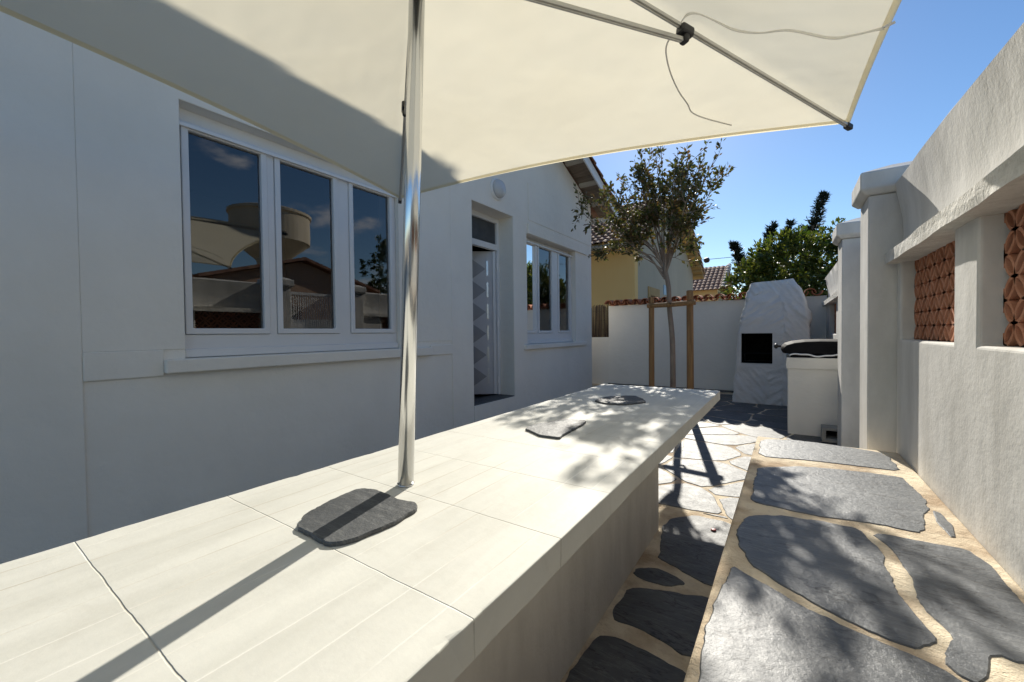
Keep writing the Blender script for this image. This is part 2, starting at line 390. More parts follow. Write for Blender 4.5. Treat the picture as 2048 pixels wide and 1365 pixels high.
class MB:
    def __init__(s):
        s.v = []; s.f = []
    def add(s, vs, fs):
        k = len(s.v)
        s.v += [tuple(p) for p in vs]
        s.f += [tuple(i+k for i in q) for q in fs]
        return s
    def box(s, x0, x1, y0, y1, z0, z1):
        vs = [(x0, y0, z0), (x1, y0, z0), (x1, y1, z0), (x0, y1, z0), (x0, y0, z1), (x1, y0, z1), (x1, y1, z1), (x0, y1, z1)]
        return s.add(vs, [(0, 3, 2, 1), (4, 5, 6, 7), (0, 1, 5, 4), (1, 2, 6, 5), (2, 3, 7, 6), (3, 0, 4, 7)])
    def obox(s, c, ax, ay, az, hx, hy, hz):
        """oriented box: centre, three unit axes, half sizes"""
        c = Vector(c); ax, ay, az = Vector(ax)*hx, Vector(ay)*hy, Vector(az)*hz
        vs = [c+ax*i+ay*j+az*k for k in (-1, 1) for (i, j) in ((-1, -1), (1, -1), (1, 1), (-1, 1))]
        return s.add(vs, [(0, 3, 2, 1), (4, 5, 6, 7), (0, 1, 5, 4), (1, 2, 6, 5), (2, 3, 7, 6), (3, 0, 4, 7)])
    def bar(s, a, b, w, h, upv=(0, 0, 1)):
        a, b = Vector(a), Vector(b); d = (b-a); l = d.length; d.normalize()
        u = Vector(upv); sx = d.cross(u)
        if sx.length < 1e-5: sx = d.cross(Vector((1, 0, 0)))
        sx.normalize(); u = sx.cross(d).normalized()
        return s.obox((a+b)/2, d, sx, u, l/2, w/2, h/2)
    def prism(s, poly, d):
        """planar polygon (3-D points) extruded by vector d"""
        n = len(poly); d = Vector(d)
        vs = [Vector(p) for p in poly]+[Vector(p)+d for p in poly]
        return s.add(vs, [tuple(range(n-1, -1, -1)), tuple(range(n, 2*n))]+[(i, (i+1) % n, n+(i+1) % n, n+i) for i in range(n)])
    def tube(s, pts, rad, seg=8, caps=True):
        pts = [Vector(p) for p in pts]; n = len(pts)
        if not isinstance(rad, (list, tuple)): rad = [rad]*n
        k = len(s.v); ref = None; fs = []
        for i, p in enumerate(pts):
            d = (pts[min(i+1, n-1)]-pts[max(i-1, 0)])
            d = d.normalized() if d.length > 1e-9 else Vector((0, 0, 1))
            if ref is None:
                ref = d.orthogonal().normalized()
            ref = (ref-d*ref.dot(d))
            ref = ref.normalized() if ref.length > 1e-6 else d.orthogonal().normalized()
            q = d.cross(ref)
            for j in range(seg):
                a = 2*math.pi*j/seg
                s.v.append(tuple(p+(ref*math.cos(a)+q*math.sin(a))*rad[i]))
        for i in range(n-1):
            for j in range(seg):
                fs.append((k+i*seg+j, k+i*seg+(j+1) % seg, k+(i+1)*seg+(j+1) % seg, k+(i+1)*seg+j))
        if caps:
            fs.append(tuple(k+j for j in range(seg-1, -1, -1)))
            fs.append(tuple(k+(n-1)*seg+j for j in range(seg)))
        s.f += fs
        return s
    def lathe(s, c, prof, axis=(0, 0, 1), seg=24):
        c = Vector(c); a = Vector(axis).normalized(); u = a.orthogonal().normalized(); w = a.cross(u)
        k = len(s.v)
        for r, h in prof:
            for j in range(seg):
                t = 2*math.pi*j/seg
                s.v.append(tuple(c+a*h+(u*math.cos(t)+w*math.sin(t))*r))
        n = len(prof)
        for i in range(n-1):
            for j in range(seg):
                s.f.append((k+i*seg+j, k+i*seg+(j+1) % seg, k+(i+1)*seg+(j+1) % seg, k+(i+1)*seg+j))
        s.f.append(tuple(k+j for j in range(seg-1, -1, -1)))
        s.f.append(tuple(k+(n-1)*seg+j for j in range(seg)))
        return s
    def build(s, name, m, parent=None, bevel=0.0, smooth=False, loc=None, recalc=True, seg=2):
        o0 = Vector((0, 0, 0))
        if parent is not None: o0 = wloc(parent)
        elif loc is not None: o0 = Vector(loc)
        me = bpy.data.meshes.new(name)
        me.from_pydata([tuple(Vector(p)-o0) for p in s.v], [], s.f)
        me.materials.append(MAT[m] if isinstance(m, str) else m)
        if recalc:
            bm = bmesh.new(); bm.from_mesh(me)
            bmesh.ops.recalc_face_normals(bm, faces=bm.faces)
            bm.to_mesh(me); bm.free()
        if smooth:
            for p in me.polygons: p.use_smooth = True
        o = bpy.data.objects.new(name, me)
        COL.objects.link(o)
        if parent is not None: o.parent = parent
        elif loc is not None: o.location = o0
        if bevel > 0:
            bv = o.modifiers.new('bevel', 'BEVEL'); bv.width = bevel; bv.segments = seg; bv.limit_method = 'ANGLE'; bv.angle_limit = R(35)
        return o

def tag(o, label=None, cat=None, group=None, kind=None):
    if label: o['label'] = label
    if cat: o['category'] = cat
    if group: o['group'] = group
    if kind: o['kind'] = kind
    return o

def thing(name, label, cat, loc=(0, 0, 0), group=None):
    o = bpy.data.objects.new(name, None)
    o.empty_display_size = .2
    COL.objects.link(o)
    o.location = loc
    return tag(o, label, cat, group)

def wall_panel(mb, xf, xb, y0, y1, z0, z1, holes=()):
    """a wall slab between x = xf (front) and xb (back) with rectangular holes (y0,y1,z0,z1)"""
    ys = sorted({y0, y1, *[h[0] for h in holes], *[h[1] for h in holes]}); ys = [y for y in ys if y0 <= y <= y1]
    zs = sorted({z0, z1, *[h[2] for h in holes], *[h[3] for h in holes]}); zs = [z for z in zs if z0 <= z <= z1]
    def solid(i, j):
        if i < 0 or j < 0 or i >= len(ys)-1 or j >= len(zs)-1: return False
        yc, zc = (ys[i]+ys[i+1])/2, (zs[j]+zs[j+1])/2
        return not any(h[0] < yc < h[1] and h[2] < zc < h[3] for h in holes)
    idx = {}
    def V(x, y, z):
        k = (x, y, z)
        if k not in idx:
            idx[k] = len(mb.v); mb.v.append(k)
        return idx[k]
    for i in range(len(ys)-1):
        for j in range(len(zs)-1):
            if not solid(i, j): continue
            a, b, c, d = ys[i], ys[i+1], zs[j], zs[j+1]
            for x in (xf, xb): mb.f.append((V(x, a, c), V(x, b, c), V(x, b, d), V(x, a, d)))
            if not solid(i-1, j): mb.f.append((V(xf, a, c), V(xf, a, d), V(xb, a, d), V(xb, a, c)))
            if not solid(i+1, j): mb.f.append((V(xf, b, c), V(xb, b, c), V(xb, b, d), V(xf, b, d)))
            if not solid(i, j-1): mb.f.append((V(xf, a, c), V(xb, a, c), V(xb, b, c), V(xf, b, c)))
            if not solid(i, j+1): mb.f.append((V(xf, a, d), V(xf, b, d), V(xb, b, d), V(xb, a, d)))

def chaikin(pts, it=2, c=.14):
    for _ in range(it):
        q = []
        for i in range(len(pts)):
            a, b = pts[i], pts[(i+1) % len(pts)]
            q += [(a[0]*(1-c)+b[0]*c, a[1]*(1-c)+b[1]*c), (a[0]*c+b[0]*(1-c), a[1]*c+b[1]*(1-c))]
        pts = q
    return pts

def stone(mb, poly, z0, z1, rng, jitter=.006, edge=.008, step=.03, smooth=1, grow=0.0):
    """an irregular flat stone: rough outline, chamfered edge"""
    p = chaikin(poly, smooth) if smooth else list(poly)
    q = []
    for i in range(len(p)):
        a, b = p[i], p[(i+1) % len(p)]
        l = math.hypot(b[0]-a[0], b[1]-a[1]); k = max(1, int(l/step))
        for t in range(k):
            u = t/k; q.append((a[0]+(b[0]-a[0])*u, a[1]+(b[1]-a[1])*u))
    n = len(q)
    cx, cy = sum(a for a, _ in q)/n, sum(b for _, b in q)/n
    out = []
    for x, y in q:
        j = mnoise.noise(Vector((x*15, y*15, z0*9)))*jitter + mnoise.noise(Vector((x*70, y*70, z0*9+3)))*jitter*.4 + rng.uniform(-1, 1)*jitter*.12 + grow
        d = math.hypot(x-cx, y-cy) or 1
        out.append((x+(x-cx)/d*j, y+(y-cy)/d*j))
    inn = []
    for i in range(n):
        ax, ay = out[i-1]; bx, by = out[(i+1) % n]
        tx, ty = bx-ax, by-ay; l = math.hypot(tx, ty) or 1
        nx, ny = -ty/l, tx/l
        x, y = out[i]
        if (cx-x)*nx+(cy-y)*ny < 0: nx, ny = -nx, -ny
        inn.append((x+nx*edge, y+ny*edge))
    k = len(mb.v)
    mb.v += [(x, y, z0) for x, y in out]+[(x, y, z1-.35*(z1-z0)) for x, y in out]+[(x, y, z1) for x, y in inn]
    for i in range(n):
        j = (i+1) % n
        mb.f.append((k+i, k+j, k+n+j, k+n+i)); mb.f.append((k+n+i, k+n+j, k+2*n+j, k+2*n+i))
    mb.f.append(tuple(k+2*n+i for i in range(n)))
    mb.f.append(tuple(k+n-1-i for i in range(n)))

def voronoi_cells(x0, x1, y0, y1, size, rng):
    pts = []
    nx, ny = max(1, round((x1-x0)/size)), max(1, round((y1-y0)/size))
    for i in range(-1, nx+1):
        for j in range(-1, ny+1):
            pts.append((x0+(i+.5+rng.uniform(-.42, .42))*(x1-x0)/nx, y0+(j+.5+rng.uniform(-.42, .42))*(y1-y0)/ny))
    cells = []
    for a in pts:
        poly = [(x0, y0), (x1, y0), (x1, y1), (x0, y1)]
        for b in pts:
            if b is a or math.hypot(a[0]-b[0], a[1]-b[1]) > size*3.2: continue
            mx, my = (a[0]+b[0])/2, (a[1]+b[1])/2; dx, dy = b[0]-a[0], b[1]-a[1]
            q = []
            for i in range(len(poly)):
                p, r = poly[i], poly[(i+1) % len(poly)]
                sp_, sr = (p[0]-mx)*dx+(p[1]-my)*dy, (r[0]-mx)*dx+(r[1]-my)*dy
                if sp_ <= 0: q.append(p)
                if (sp_ < 0 < sr) or (sr < 0 < sp_):
                    t = sp_/(sp_-sr); q.append((p[0]+(r[0]-p[0])*t, p[1]+(r[1]-p[1])*t))
            poly = q
            if len(poly) < 3: break
        if len(poly) >= 3: cells.append(poly)
    return cells

def inset(poly, g):
    """shrink a convex polygon by distance g"""
    n = len(poly); out = []
    area = sum(poly[i][0]*poly[(i+1) % n][1]-poly[(i+1) % n][0]*poly[i][1] for i in range(n))
    s = 1 if area > 0 else -1
    lines = []
    for i in range(n):
        a, b = poly[i], poly[(i+1) % n]
        tx, ty = b[0]-a[0], b[1]-a[1]; l = math.hypot(tx, ty)
        if l < 1e-4: continue
        nx, ny = -ty/l*s, tx/l*s
        lines.append((nx, ny, nx*a[0]+ny*a[1]+g))
    q = list(poly)
    for nx, ny, c in lines:
        r = []
        for i in range(len(q)):
            p, t = q[i], q[(i+1) % len(q)]
            dp, dt = nx*p[0]+ny*p[1]-c, nx*t[0]+ny*t[1]-c
            if dp >= 0: r.append(p)
            if (dp < 0 < dt) or (dt < 0 < dp):
                u = dp/(dp-dt); r.append((p[0]+(t[0]-p[0])*u, p[1]+(t[1]-p[1])*u))
        q = r
        if len(q) < 3: return None
    ar = abs(sum(q[i][0]*q[(i+1) % len(q)][1]-q[(i+1) % len(q)][0]*q[i][1] for i in range(len(q))))/2
    return q if ar > .002 else None

def barrel_tile(mb, a, b, r0, r1, upv, th=.014, seg=8, up_side=True):
    """one half-round clay tile from a (wide end) to b"""
    a, b = Vector(a), Vector(b); d = (b-a).normalized(); u = Vector(upv).normalized()
    sx = d.cross(u).normalized(); u = sx.cross(d)
    if not up_side: u = -u
    k = len(mb.v)
    for p, r in ((a, r0), (b, r1)):
        for rr in (r, r-th):
            for j in range(seg+1):
                t = math.pi*j/seg
                mb.v.append(tuple(p+sx*math.cos(t)*rr+u*math.sin(t)*rr))
    m = seg+1
    for j in range(seg):
        mb.f += [(k+j, k+j+1, k+2*m+j+1, k+2*m+j), (k+m+j+1, k+m+j, k+3*m+j, k+3*m+j+1),
                 (k+j+1, k+j, k+m+j, k+m+j+1), (k+2*m+j, k+2*m+j+1, k+3*m+j+1, k+3*m+j)]
    mb.f += [(k, k+2*m, k+3*m, k+m), (k+seg, k+m+seg, k+3*m+seg, k+2*m+seg)]

def tiled_slope(mb, x0, x1, y0, y1, z0, z1, per=.21, row=.36, amp=.045, over=.03):
    """clay-tiled roof plane, eave along x at (y0,z0), top at (y1,z1): barrel waves across, stepped rows"""
    nx = max(1, round((x1-x0)/per)); S = 6
    L_ = math.hypot(y1-y0, z1-z0); nr = max(1, round(L_/row))
    nyv = Vector((0, -(z1-z0)*(1 if y1 > y0 else -1), abs(y1-y0))).normalized()
    k = len(mb.v); W_ = nx*S+1
    rows = []
    for r in range(nr):
        for e in (0, 1):
            t = (r+e)/nr
            lift = over*(1-e)
            rows.append((t, lift))
    for t, lift in rows:
        for i in range(W_):
            u = i/(nx*S); ph = (i % S)/S
            h = amp*abs(math.sin(math.pi*ph))+lift
            p = Vector((x0+(x1-x0)*u, y0+(y1-y0)*t, z0+(z1-z0)*t))+nyv*h
            mb.v.append(tuple(p))
    for q in range(len(rows)-1):
        for i in range(W_-1):
            mb.f.append((k+q*W_+i, k+q*W_+i+1, k+(q+1)*W_+i+1, k+(q+1)*W_+i))

def leaf(mb, p, d, nrm, l, w):
    d = d.normalized(); s = d.cross(nrm)
    s = s.normalized() if s.length > 1e-4 else d.orthogonal().normalized()
    n = s.cross(d)
    mid = p+d*l*.5+n*l*.06
    mb.add([p, mid+s*w*.5, p+d*l, mid-s*w*.5], [(0, 1, 2, 3)])

def rvec(rng):
    while True:
        v = Vector((rng.uniform(-1, 1), rng.uniform(-1, 1), rng.uniform(-1, 1)))
        if .05 < v.length < 1: return v.normalized()

def bez(pts, n):
    """Catmull-Rom through points"""
    P = [Vector(p) for p in pts]; P = [P[0]*2-P[1]]+P+[P[-1]*2-P[-2]]
    out = []
    for i in range(1, len(P)-2):
        for k in range(n):
            t = k/n; a, b, c, d = P[i-1:i+3]
            out.append(.5*((2*b)+(c-a)*t+(2*a-5*b+4*c-d)*t*t+(3*b-a-3*c+d)*t*t*t))
    out.append(P[-2]); return out

# ------------------------------------------------------------------ ground
g = MB(); g.add([(-300, -300, -.03), (300, -300, -.03), (300, 300, -.03), (-300, 300, -.03)], [(0, 1, 2, 3)])
tag(g.build('ground', 'earth'), kind='structure')
g = MB(); g.add([(1.0, -60, -.02), (6.5, -60, -.02), (6.5, 90, -.02), (1.0, 90, -.02)], [(0, 1, 2, 3)])
tag(g.build('street', 'asphalt'), kind='structure')
g = MB(); g.box(-3.6, .70, -5.0, 8.6, -.06, 0)
tag(g.build('paving_mortar', 'sand_mortar'), kind='structure')
rng = random.Random(5)
F = [[(-.543, 2.166), (-.536, 2.094), (-.389, 2.027), (-.295, 1.985), (-.20, 2.03), (-.20, 2.62), (-.293, 2.70), (-.471, 2.70), (-.584, 2.571), (-.6, 2.426)],
     [(-.60, 1.936), (-.525, 1.987), (-.439, 1.973), (-.377, 1.936), (-.438, 1.88), (-.534, 1.865), (-.60, 1.887)],
     [(-.578, 1.772), (-.5, 1.816), (-.409, 1.838), (-.289, 1.886), (-.20, 1.86), (-.19, 1.60), (-.297, 1.505), (-.39, 1.533), (-.48, 1.551), (-.557, 1.538), (-.589, 1.587)],
     [(-.59, 1.42), (-.519, 1.455), (-.398, 1.439), (-.305, 1.43), (-.21, 1.40), (-.20, 1.05), (-.297, 1.02), (-.576, .98), (-.60, 1.187)],
     [(-.60, .93), (-.4, .95), (-.22, .98), (-.2, .6), (-.4, .5), (-.6, .55)]]
fl = MB()
for p in F: stone(fl, p, -.002, .004, rng, .010, .003, .016, grow=.004)
for (x0, x1, y0, y1) in ((-.62, -.2, -1.2, .45), (-3.45, -1.02, -4.9, 2.75), (-3.45, .66, 2.75, 8.2)):
    for c in voronoi_cells(x0, x1, y0, y1, .52, rng):
        q = inset(c, rng.uniform(.007, .016))
        if q: stone(fl, q, -.002, .004+rng.uniform(-.001, .001), rng, .008, .004, .03)
tag(fl.build('slate_paving', 'floor_slate'), kind='structure')

# ------------------------------------------------------------------ table
TBL = thing('concrete_table', 'long cream concrete table on a solid white base, crossed by the parasol pole', 'table', (-.8, 1.2, 0))
t_ = MB(); NTB = 170
for i in range(NTB+1):
    u = i/NTB
    xl, xr, yl, yr = -1.215-.017*u, -.378-.006*u, -.95+4.078*u, -.95+4.105*u
    for j, (x, y, z) in enumerate(((xl, yl, .668), (xl, yl, .7295), (xl+.012, yl, .730), (xr-.012, yr, .730), (xr, yr, .7295), (xr, yr, .668))):
        c = mnoise.noise(Vector((y*9, j*3.3, 2)))*.0016+min(0, mnoise.noise(Vector((y*26, j*4.7, 5)))+.28)*.007*(1 if j in (1, 4) else .5)
        if j in (2, 3): c = 0
        sg = -1 if j < 3 else 1
        t_.v.append((x+sg*c, y, z+(c*.6 if j in (1, 4) else -c*.6)))
for i in range(NTB):
    for j in range(6):
        a, b = i*6+j, i*6+(j+1) % 6
        t_.f.append((a, b, b+6, a+6))
t_.f += [tuple(range(6)), tuple(NTB*6+5-j for j in range(6))]
t_.build('tabletop', 'table', TBL, bevel=.003)
t_ = MB(); t_.box(-.95, -.573, -.75, 2.25, .0715, .666)
t_.build('pedestal', 'old_stucco', TBL, bevel=.008)

MATS = [('near', [(-.875, .452), (-.92, .495), (-.943, .571), (-.951, .663), (-.91, .673), (-.854, .676), (-.796, .668), (-.749, .677), (-.725, .652), (-.714, .598), (-.712, .543), (-.72, .488), (-.752, .449), (-.817, .45)], 'dark slate plate beside the parasol pole, crossed by the pole shadow'),
        ('mid', [(-.935, 1.473), (-.934, 1.553), (-.857, 1.749), (-.772, 1.748), (-.753, 1.662), (-.747, 1.456), (-.737, 1.415), (-.808, 1.4), (-.885, 1.43)], 'squarish slate plate halfway down the table, the middle one of three'),
        ('far', [(-.969, 2.309), (-.948, 2.48), (-.811, 2.607), (-.722, 2.496), (-.686, 2.391), (-.77, 2.244), (-.885, 2.235)], 'slate plate at the far end of the table in the tree shadow')]
for _, p, lab in MATS:
    m_ = MB(); stone(m_, p, .7305, .7395, rng, .009, .002, .008, smooth=1)
    tag(m_.build('slate_plate', 'mat_slate', loc=(sum(a for a, _ in p)/len(p), sum(b for _, b in p)/len(p), .7305)), lab, 'slate plate', 'slate plates on the table')

# ------------------------------------------------------------------ bench along the street wall
BEN = thing('stone_bench', 'low masonry bench topped with blue grey slate in sandy mortar', 'bench', (.18, 1, 0))
b_ = MB(); b_.prism([(-.19, -1.6, .004), (.544, -1.6, .004), (.544, 3.20, .004), (-.165, 3.22, .004)], (0, 0, .424))
b_.build('mortar_base', 'sand_mortar', BEN, bevel=.012, seg=3)
SB = [[(-.125, 3.127), (.05, 3.20), (.178, 3.19), (.445, 3.136), (.467, 3.026), (.468, 2.783), (.3, 2.779), (.104, 2.757), (-.126, 2.70)],
      [(-.108, 2.475), (.1, 2.613), (.286, 2.648), (.455, 2.659), (.466, 2.545), (.47, 2.338), (.461, 2.254), (.431, 2.174), (.408, 2.028), (.376, 1.981), (.247, 1.982), (.075, 1.953), (-.093, 1.965), (-.115, 2.005), (-.113, 2.209)],
      [(.48, 2.23), (.5, 2.207), (.486, 2.01), (.47, 2.0), (.473, 2.167)],
      [(-.138, 1.666), (-.12, 1.763), (-.086, 1.813), (.001, 1.864), (.205, 1.891), (.22, 1.857), (.251, 1.704), (.236, 1.634), (.247, 1.486), (.265, 1.391), (.284, 1.33), (.279, 1.305), (.24, 1.259), (.209, 1.257), (.097, 1.303), (.001, 1.367), (-.08, 1.443), (-.122, 1.545)],
      [(.251, 1.868), (.38, 1.887), (.484, 1.887), (.507, 1.81), (.506, 1.728), (.502, 1.629), (.5, 1.516), (.445, 1.348), (.406, 1.326), (.389, 1.335), (.371, 1.32), (.35, 1.242), (.323, 1.201), (.3, 1.213), (.285, 1.242), (.323, 1.338), (.324, 1.374), (.302, 1.456), (.309, 1.626), (.289, 1.777)],
      [(-.133, 1.38), (-.081, 1.349), (.001, 1.289), (.093, 1.245), (.173, 1.223), (.21, 1.216), (.261, 1.201), (.302, 1.168), (.237, 1.022), (.097, .882), (-.14, .725), (-.141, .919), (-.148, 1.029), (-.146, 1.122), (-.141, 1.233)],
      [(-.14, .66), (.11, .83), (.27, .98), (.34, 1.1), (.47, 1.22), (.48, .8), (.3, .5), (-.1, .45)],
      [(-.14, .38), (.3, .44), (.48, .7), (.49, .1), (.2, -.1), (-.14, -.05)],
      [(-.14, -.12), (.2, -.17), (.49, .03), (.49, -.6), (.1, -.7), (-.14, -.6)]]
b_ = MB()
for p in SB: stone(b_, p, .424, .4315, rng, .010, .003, .012, grow=.013)
b_.build('slate_top', 'slate', BEN)

# ------------------------------------------------------------------ house on the left
HOUSE = thing('white_house', 'white rendered house with two triple windows and a recessed door', 'house', (-6, 3.5, 0))
XW = -3.48
W1 = (1.058, 2.965, 1.0, 2.80)      # opening y0,y1,z0,z1
DO = (4.205, 5.19, .175, 2.94)
W2 = (5.58, 7.41, .965, 2.76)
RIDGE_Y, SL = 3.5, .37
def under(y): return 4.333+SL*(6.986-RIDGE_Y)-SL*abs(y-RIDGE_Y)
Y0, Y1 = RIDGE_Y-(8.2-RIDGE_Y), 8.2
w = MB()
wall_panel(w, -3.490, -3.82, Y0, Y1, -.1, 3.6, [W1, DO, W2])
zt = under(Y1)
w.prism([(-3.484, Y0, 3.602), (-3.484, Y1, 3.602), (-3.484, Y1, under(Y1)-.02), (-3.484, RIDGE_Y, under(RIDGE_Y)-.02), (-3.484, Y0, under(Y0)-.02)], (-.32, 0, 0))
w.box(-9.6, -3.824, Y1-.30, Y1, -.1, zt-.02); w.box(-9.6, -3.824, Y0, Y0+.3, -.1, zt-.02)
w.box(-9.9, -9.602, Y0, Y1, -.1, zt-.02)
HWALL = w.build('wall', 'stucco', HOUSE)
# raised plaster fields: pilaster, upper field, band, door bay
w = MB()
wall_panel(w, XW, -3.489, Y0, .555, -.1, 3.60)
w.build('corner_pilaster', 'stucco', HOUSE, bevel=.006)
w = MB()
wall_panel(w, -3.4825, -3.489, .5553, 3.7877, 1.0655, 3.60, [(W1[0], W1[1], 1.0, W1[3])])
w.build('upper_plaster_field', 'stucco', HOUSE, bevel=.004)
for bx in ((.5555, .936, .888, 1.065), (3.405, 3.7875, .897, 1.02)):
    w = MB(); w.box(-3.489, -3.474, *bx); w.build('plaster_band', 'stucco', HOUSE, bevel=.006)
w = MB()
wall_panel(w, XW, -3.489, 3.788, Y1, -.1, 3.60, [(DO[0], DO[1], -1, DO[3]), W2])
w.build('door_bay_field', 'stucco', HOUSE, bevel=.006)
w = MB()
w.prism([(XW+.010, 5.63, 2.99), (XW+.010, 8.19, 2.99), (XW+.010, 8.19, 3.42), (XW+.010, 7.3, 3.58), (XW+.010, 5.63, 3.59)], (-.009, 0, 0))
w.build('gable_plaster_field', 'stucco', HOUSE, bevel=.003)
w = MB(); w.box(-3.62, -3.425, .936, 3.40, .905, .998)
w.build('window_sill', 'stucco', HOUSE, bevel=.008)
w = MB(); w.box(-3.62, -3.425, 5.47, 7.84, .885, .962)
w.build('window_sill', 'stucco', HOUSE, bevel=.008)
w = MB(); w.box(-3.479, -3.45, 5.60, 7.93, 2.762, 2.93)
w.build('lintel', 'stucco', HOUSE, bevel=.006)
# doorstep and threshold
w = MB(); w.box(-3.80, -3.475, DO[0]+.002, DO[1]-.002, -.1, .172)
w.build('doorstep', 'stucco', HOUSE, bevel=.006)
w = MB(); w.box(-3.80, -3.485, DO[0]+.004, DO[1]-.004, .173, .186)
w.build('threshold', 'mat_slate', HOUSE, bevel=.003)
# inside: dark rooms
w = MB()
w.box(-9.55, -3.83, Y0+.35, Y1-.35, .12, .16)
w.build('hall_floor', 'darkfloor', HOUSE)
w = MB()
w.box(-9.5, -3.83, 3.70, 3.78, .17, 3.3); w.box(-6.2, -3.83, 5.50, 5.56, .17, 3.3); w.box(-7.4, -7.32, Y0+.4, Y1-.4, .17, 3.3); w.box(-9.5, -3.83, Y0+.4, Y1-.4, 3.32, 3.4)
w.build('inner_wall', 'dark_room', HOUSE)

def window(op, zf0, zf1, panes, xf, shut, zg0, zg1):
    """white three-light window: frame in opening, sashes, glass; panes = list of (y0,y1) glass ranges"""
    y0, y1 = op[0]+.002, op[1]-.002
    f = MB()
    xb = xf-.07
    holes = [(a-.045, b+.045, zg0-.045, zg1+.045) for a, b in panes]
    wall_panel(f, xf, xb, y0, y1, zf0, zf1, holes)
    f.box(xf+.0005, xf+.026, y0+.003, y1-.003, zf0+.002, zf0+.062)
    o = f.build('window', 'pvc', HOUSE, bevel=.006)
    for a, b in panes:
        s = MB()
        wall_panel(s, xf+.014, xf-.05, a-.043, b+.043, zg0-.043, zg1+.043, [(a, b, zg0, zg1)])
        so = s.build('sash', 'pvc', o, bevel=.005)
        gmb = MB(); gmb.add([(xf-.02, a-.003, zg0-.003), (xf-.02, b+.003, zg0-.003), (xf-.02, b+.003, zg1+.003), (xf-.02, a-.003, zg1+.003)], [(0, 1, 2, 3)])
        gmb.build('pane', 'glass', o)
    s = MB(); s.box(xf-.10, xf-.075, y0, y1, zf1+.002, op[3]-.002)
    s.build('shutter_box', shut, o)
    s = MB(); s.box(xf+.016, xf+.036, y0, y1, zg1+.010, zg1+.034)
    s.build('shutter_slot', shut, o, bevel=.003)
    return o
xf = -3.585
def gl(y): return y
window(W1, 1.002, 2.685, [(1.12, 1.60), (1.75, 2.23), (2.44, 2.88)], -3.535, 'white_trim', 1.212, 2.622)
window(W2, .967, 2.70, [(5.655, 5.985), (6.11, 6.57), (6.86, 7.29)], -3.57, 'white_trim', 1.19, 2.64)
# door: frame with transom, leaf swung inwards
xd = -3.74
f = MB()
wall_panel(f, xd, xd-.07, DO[0]+.002, DO[1]-.002, .188, DO[3]-.002, [(DO[0]+.062, DO[1]-.062, .0, 2.44), (DO[0]+.07, DO[1]-.07, 2.53, DO[3]-.08)])
DFR = f.build('door_frame', 'pvc', HOUSE, bevel=.006)
gmb = MB(); gmb.add([(xd-.035, DO[0]+.067, 2.527), (xd-.035, DO[1]-.067, 2.527), (xd-.035, DO[1]-.067, DO[3]-.077), (xd-.035, DO[0]+.067, DO[3]-.077)], [(0, 1, 2, 3)])
gmb.build('transom_pane', 'frosted', DFR)
ang = R(52)
hp = Vector((xd-.035, DO[1]-.075, 0)); ld = Vector((-math.sin(ang), -math.cos(ang), 0)); ln = Vector((math.cos(ang), -math.sin(ang), 0))
LW = .84
dm = MB(); dm.obox(hp+ld*LW/2+Vector((0, 0, 1.315)), ld, ln, (0, 0, 1), LW/2, .022, 1.115)
DOOR = dm.build('door', 'grey_door', HOUSE, bevel=.004)
for k in range(6):
    zc = .48+k*.335
    dm = MB(); c = hp+ld*.38+ln*.0245+Vector((0, 0, zc)); hw, hh = .23, .165
    dm.prism([c-ld*hw, c-Vector((0, 0, hh)), c+ld*hw, c+Vector((0, 0, hh))], ln*.006)
    dm.build('diamond_inlay', 'grey_door_dark', DOOR)
    dm = MB(); c = hp+ld*.125+ln*.0245+Vector((0, 0, zc+.01)); dm.obox(c, ld, ln, (0, 0, 1), .014, .006, .115)
    dm.build('steel_inlay', 'silver', DOOR)
dm = MB(); dm.obox(hp+ld*.022+ln*.012+Vector((0, 0, 1.315)), ld, ln, (0, 0, 1), .02, .024, 1.113)
dm.build('edge_strip', 'pvc', DOOR, bevel=.003)
for zc in (.42, 1.3, 2.2):
    dm = MB(); dm.tube([hp+Vector((.03, .012, zc-.05)), hp+Vector((.03, .012, zc+.05))], .013, 10)
    dm.build('hinge', 'white_trim', DOOR)
# bulkhead lamp over the door
lm = MB(); lm.lathe((XW-.001, 4.77, 3.235), [(.155, 0), (.155, .02), (.145, .035)], (1, 0, 0), 28)
LAMP = lm.build('wall_lamp', 'white_trim', HOUSE, smooth=False, bevel=.003)
lm = MB(); lm.lathe((XW+.034, 4.77, 3.235), [(.132, 0), (.128, .03), (.11, .058), (.075, .078), (.03, .087), (.004, .088)], (1, 0, 0), 28)
lm.build('lamp_cover', 'lampglass', LAMP, smooth=True)
# roof
XO = -3.08
OV = .55
r = MB()
yE = Y1+OV
for s in (1, -1):
    ye = RIDGE_Y+s*(yE-RIDGE_Y)
    a = [(-10, RIDGE_Y, under(RIDGE_Y)+.06), (-10, ye, under(yE)+.06), (-10, ye, under(yE)+.11), (-10, RIDGE_Y, under(RIDGE_Y)+.11)]
    r.prism(a, (XO+.02+10, 0, 0))
ROOF = r.build('roof', 'rooftile', HOUSE)
r = MB()
for s in (1, -1):
    ye = RIDGE_Y+s*(yE-RIDGE_Y)
    for i in range(12):
        t0, t1 = i/12, (i+1)/12
        ya, yb = RIDGE_Y+(ye-RIDGE_Y)*t0, RIDGE_Y+(ye-RIDGE_Y)*t1-.012*s
        r.prism([(XO-.01, ya, under(ya)+.038), (XO-.01, yb, under(yb)+.038), (XO-.01, yb, under(yb)+.058), (XO-.01, ya, under(ya)+.058)], (-3.495-XO+.01, 0, 0))
r.build('soffit', 'darkwood', HOUSE)
r = MB()
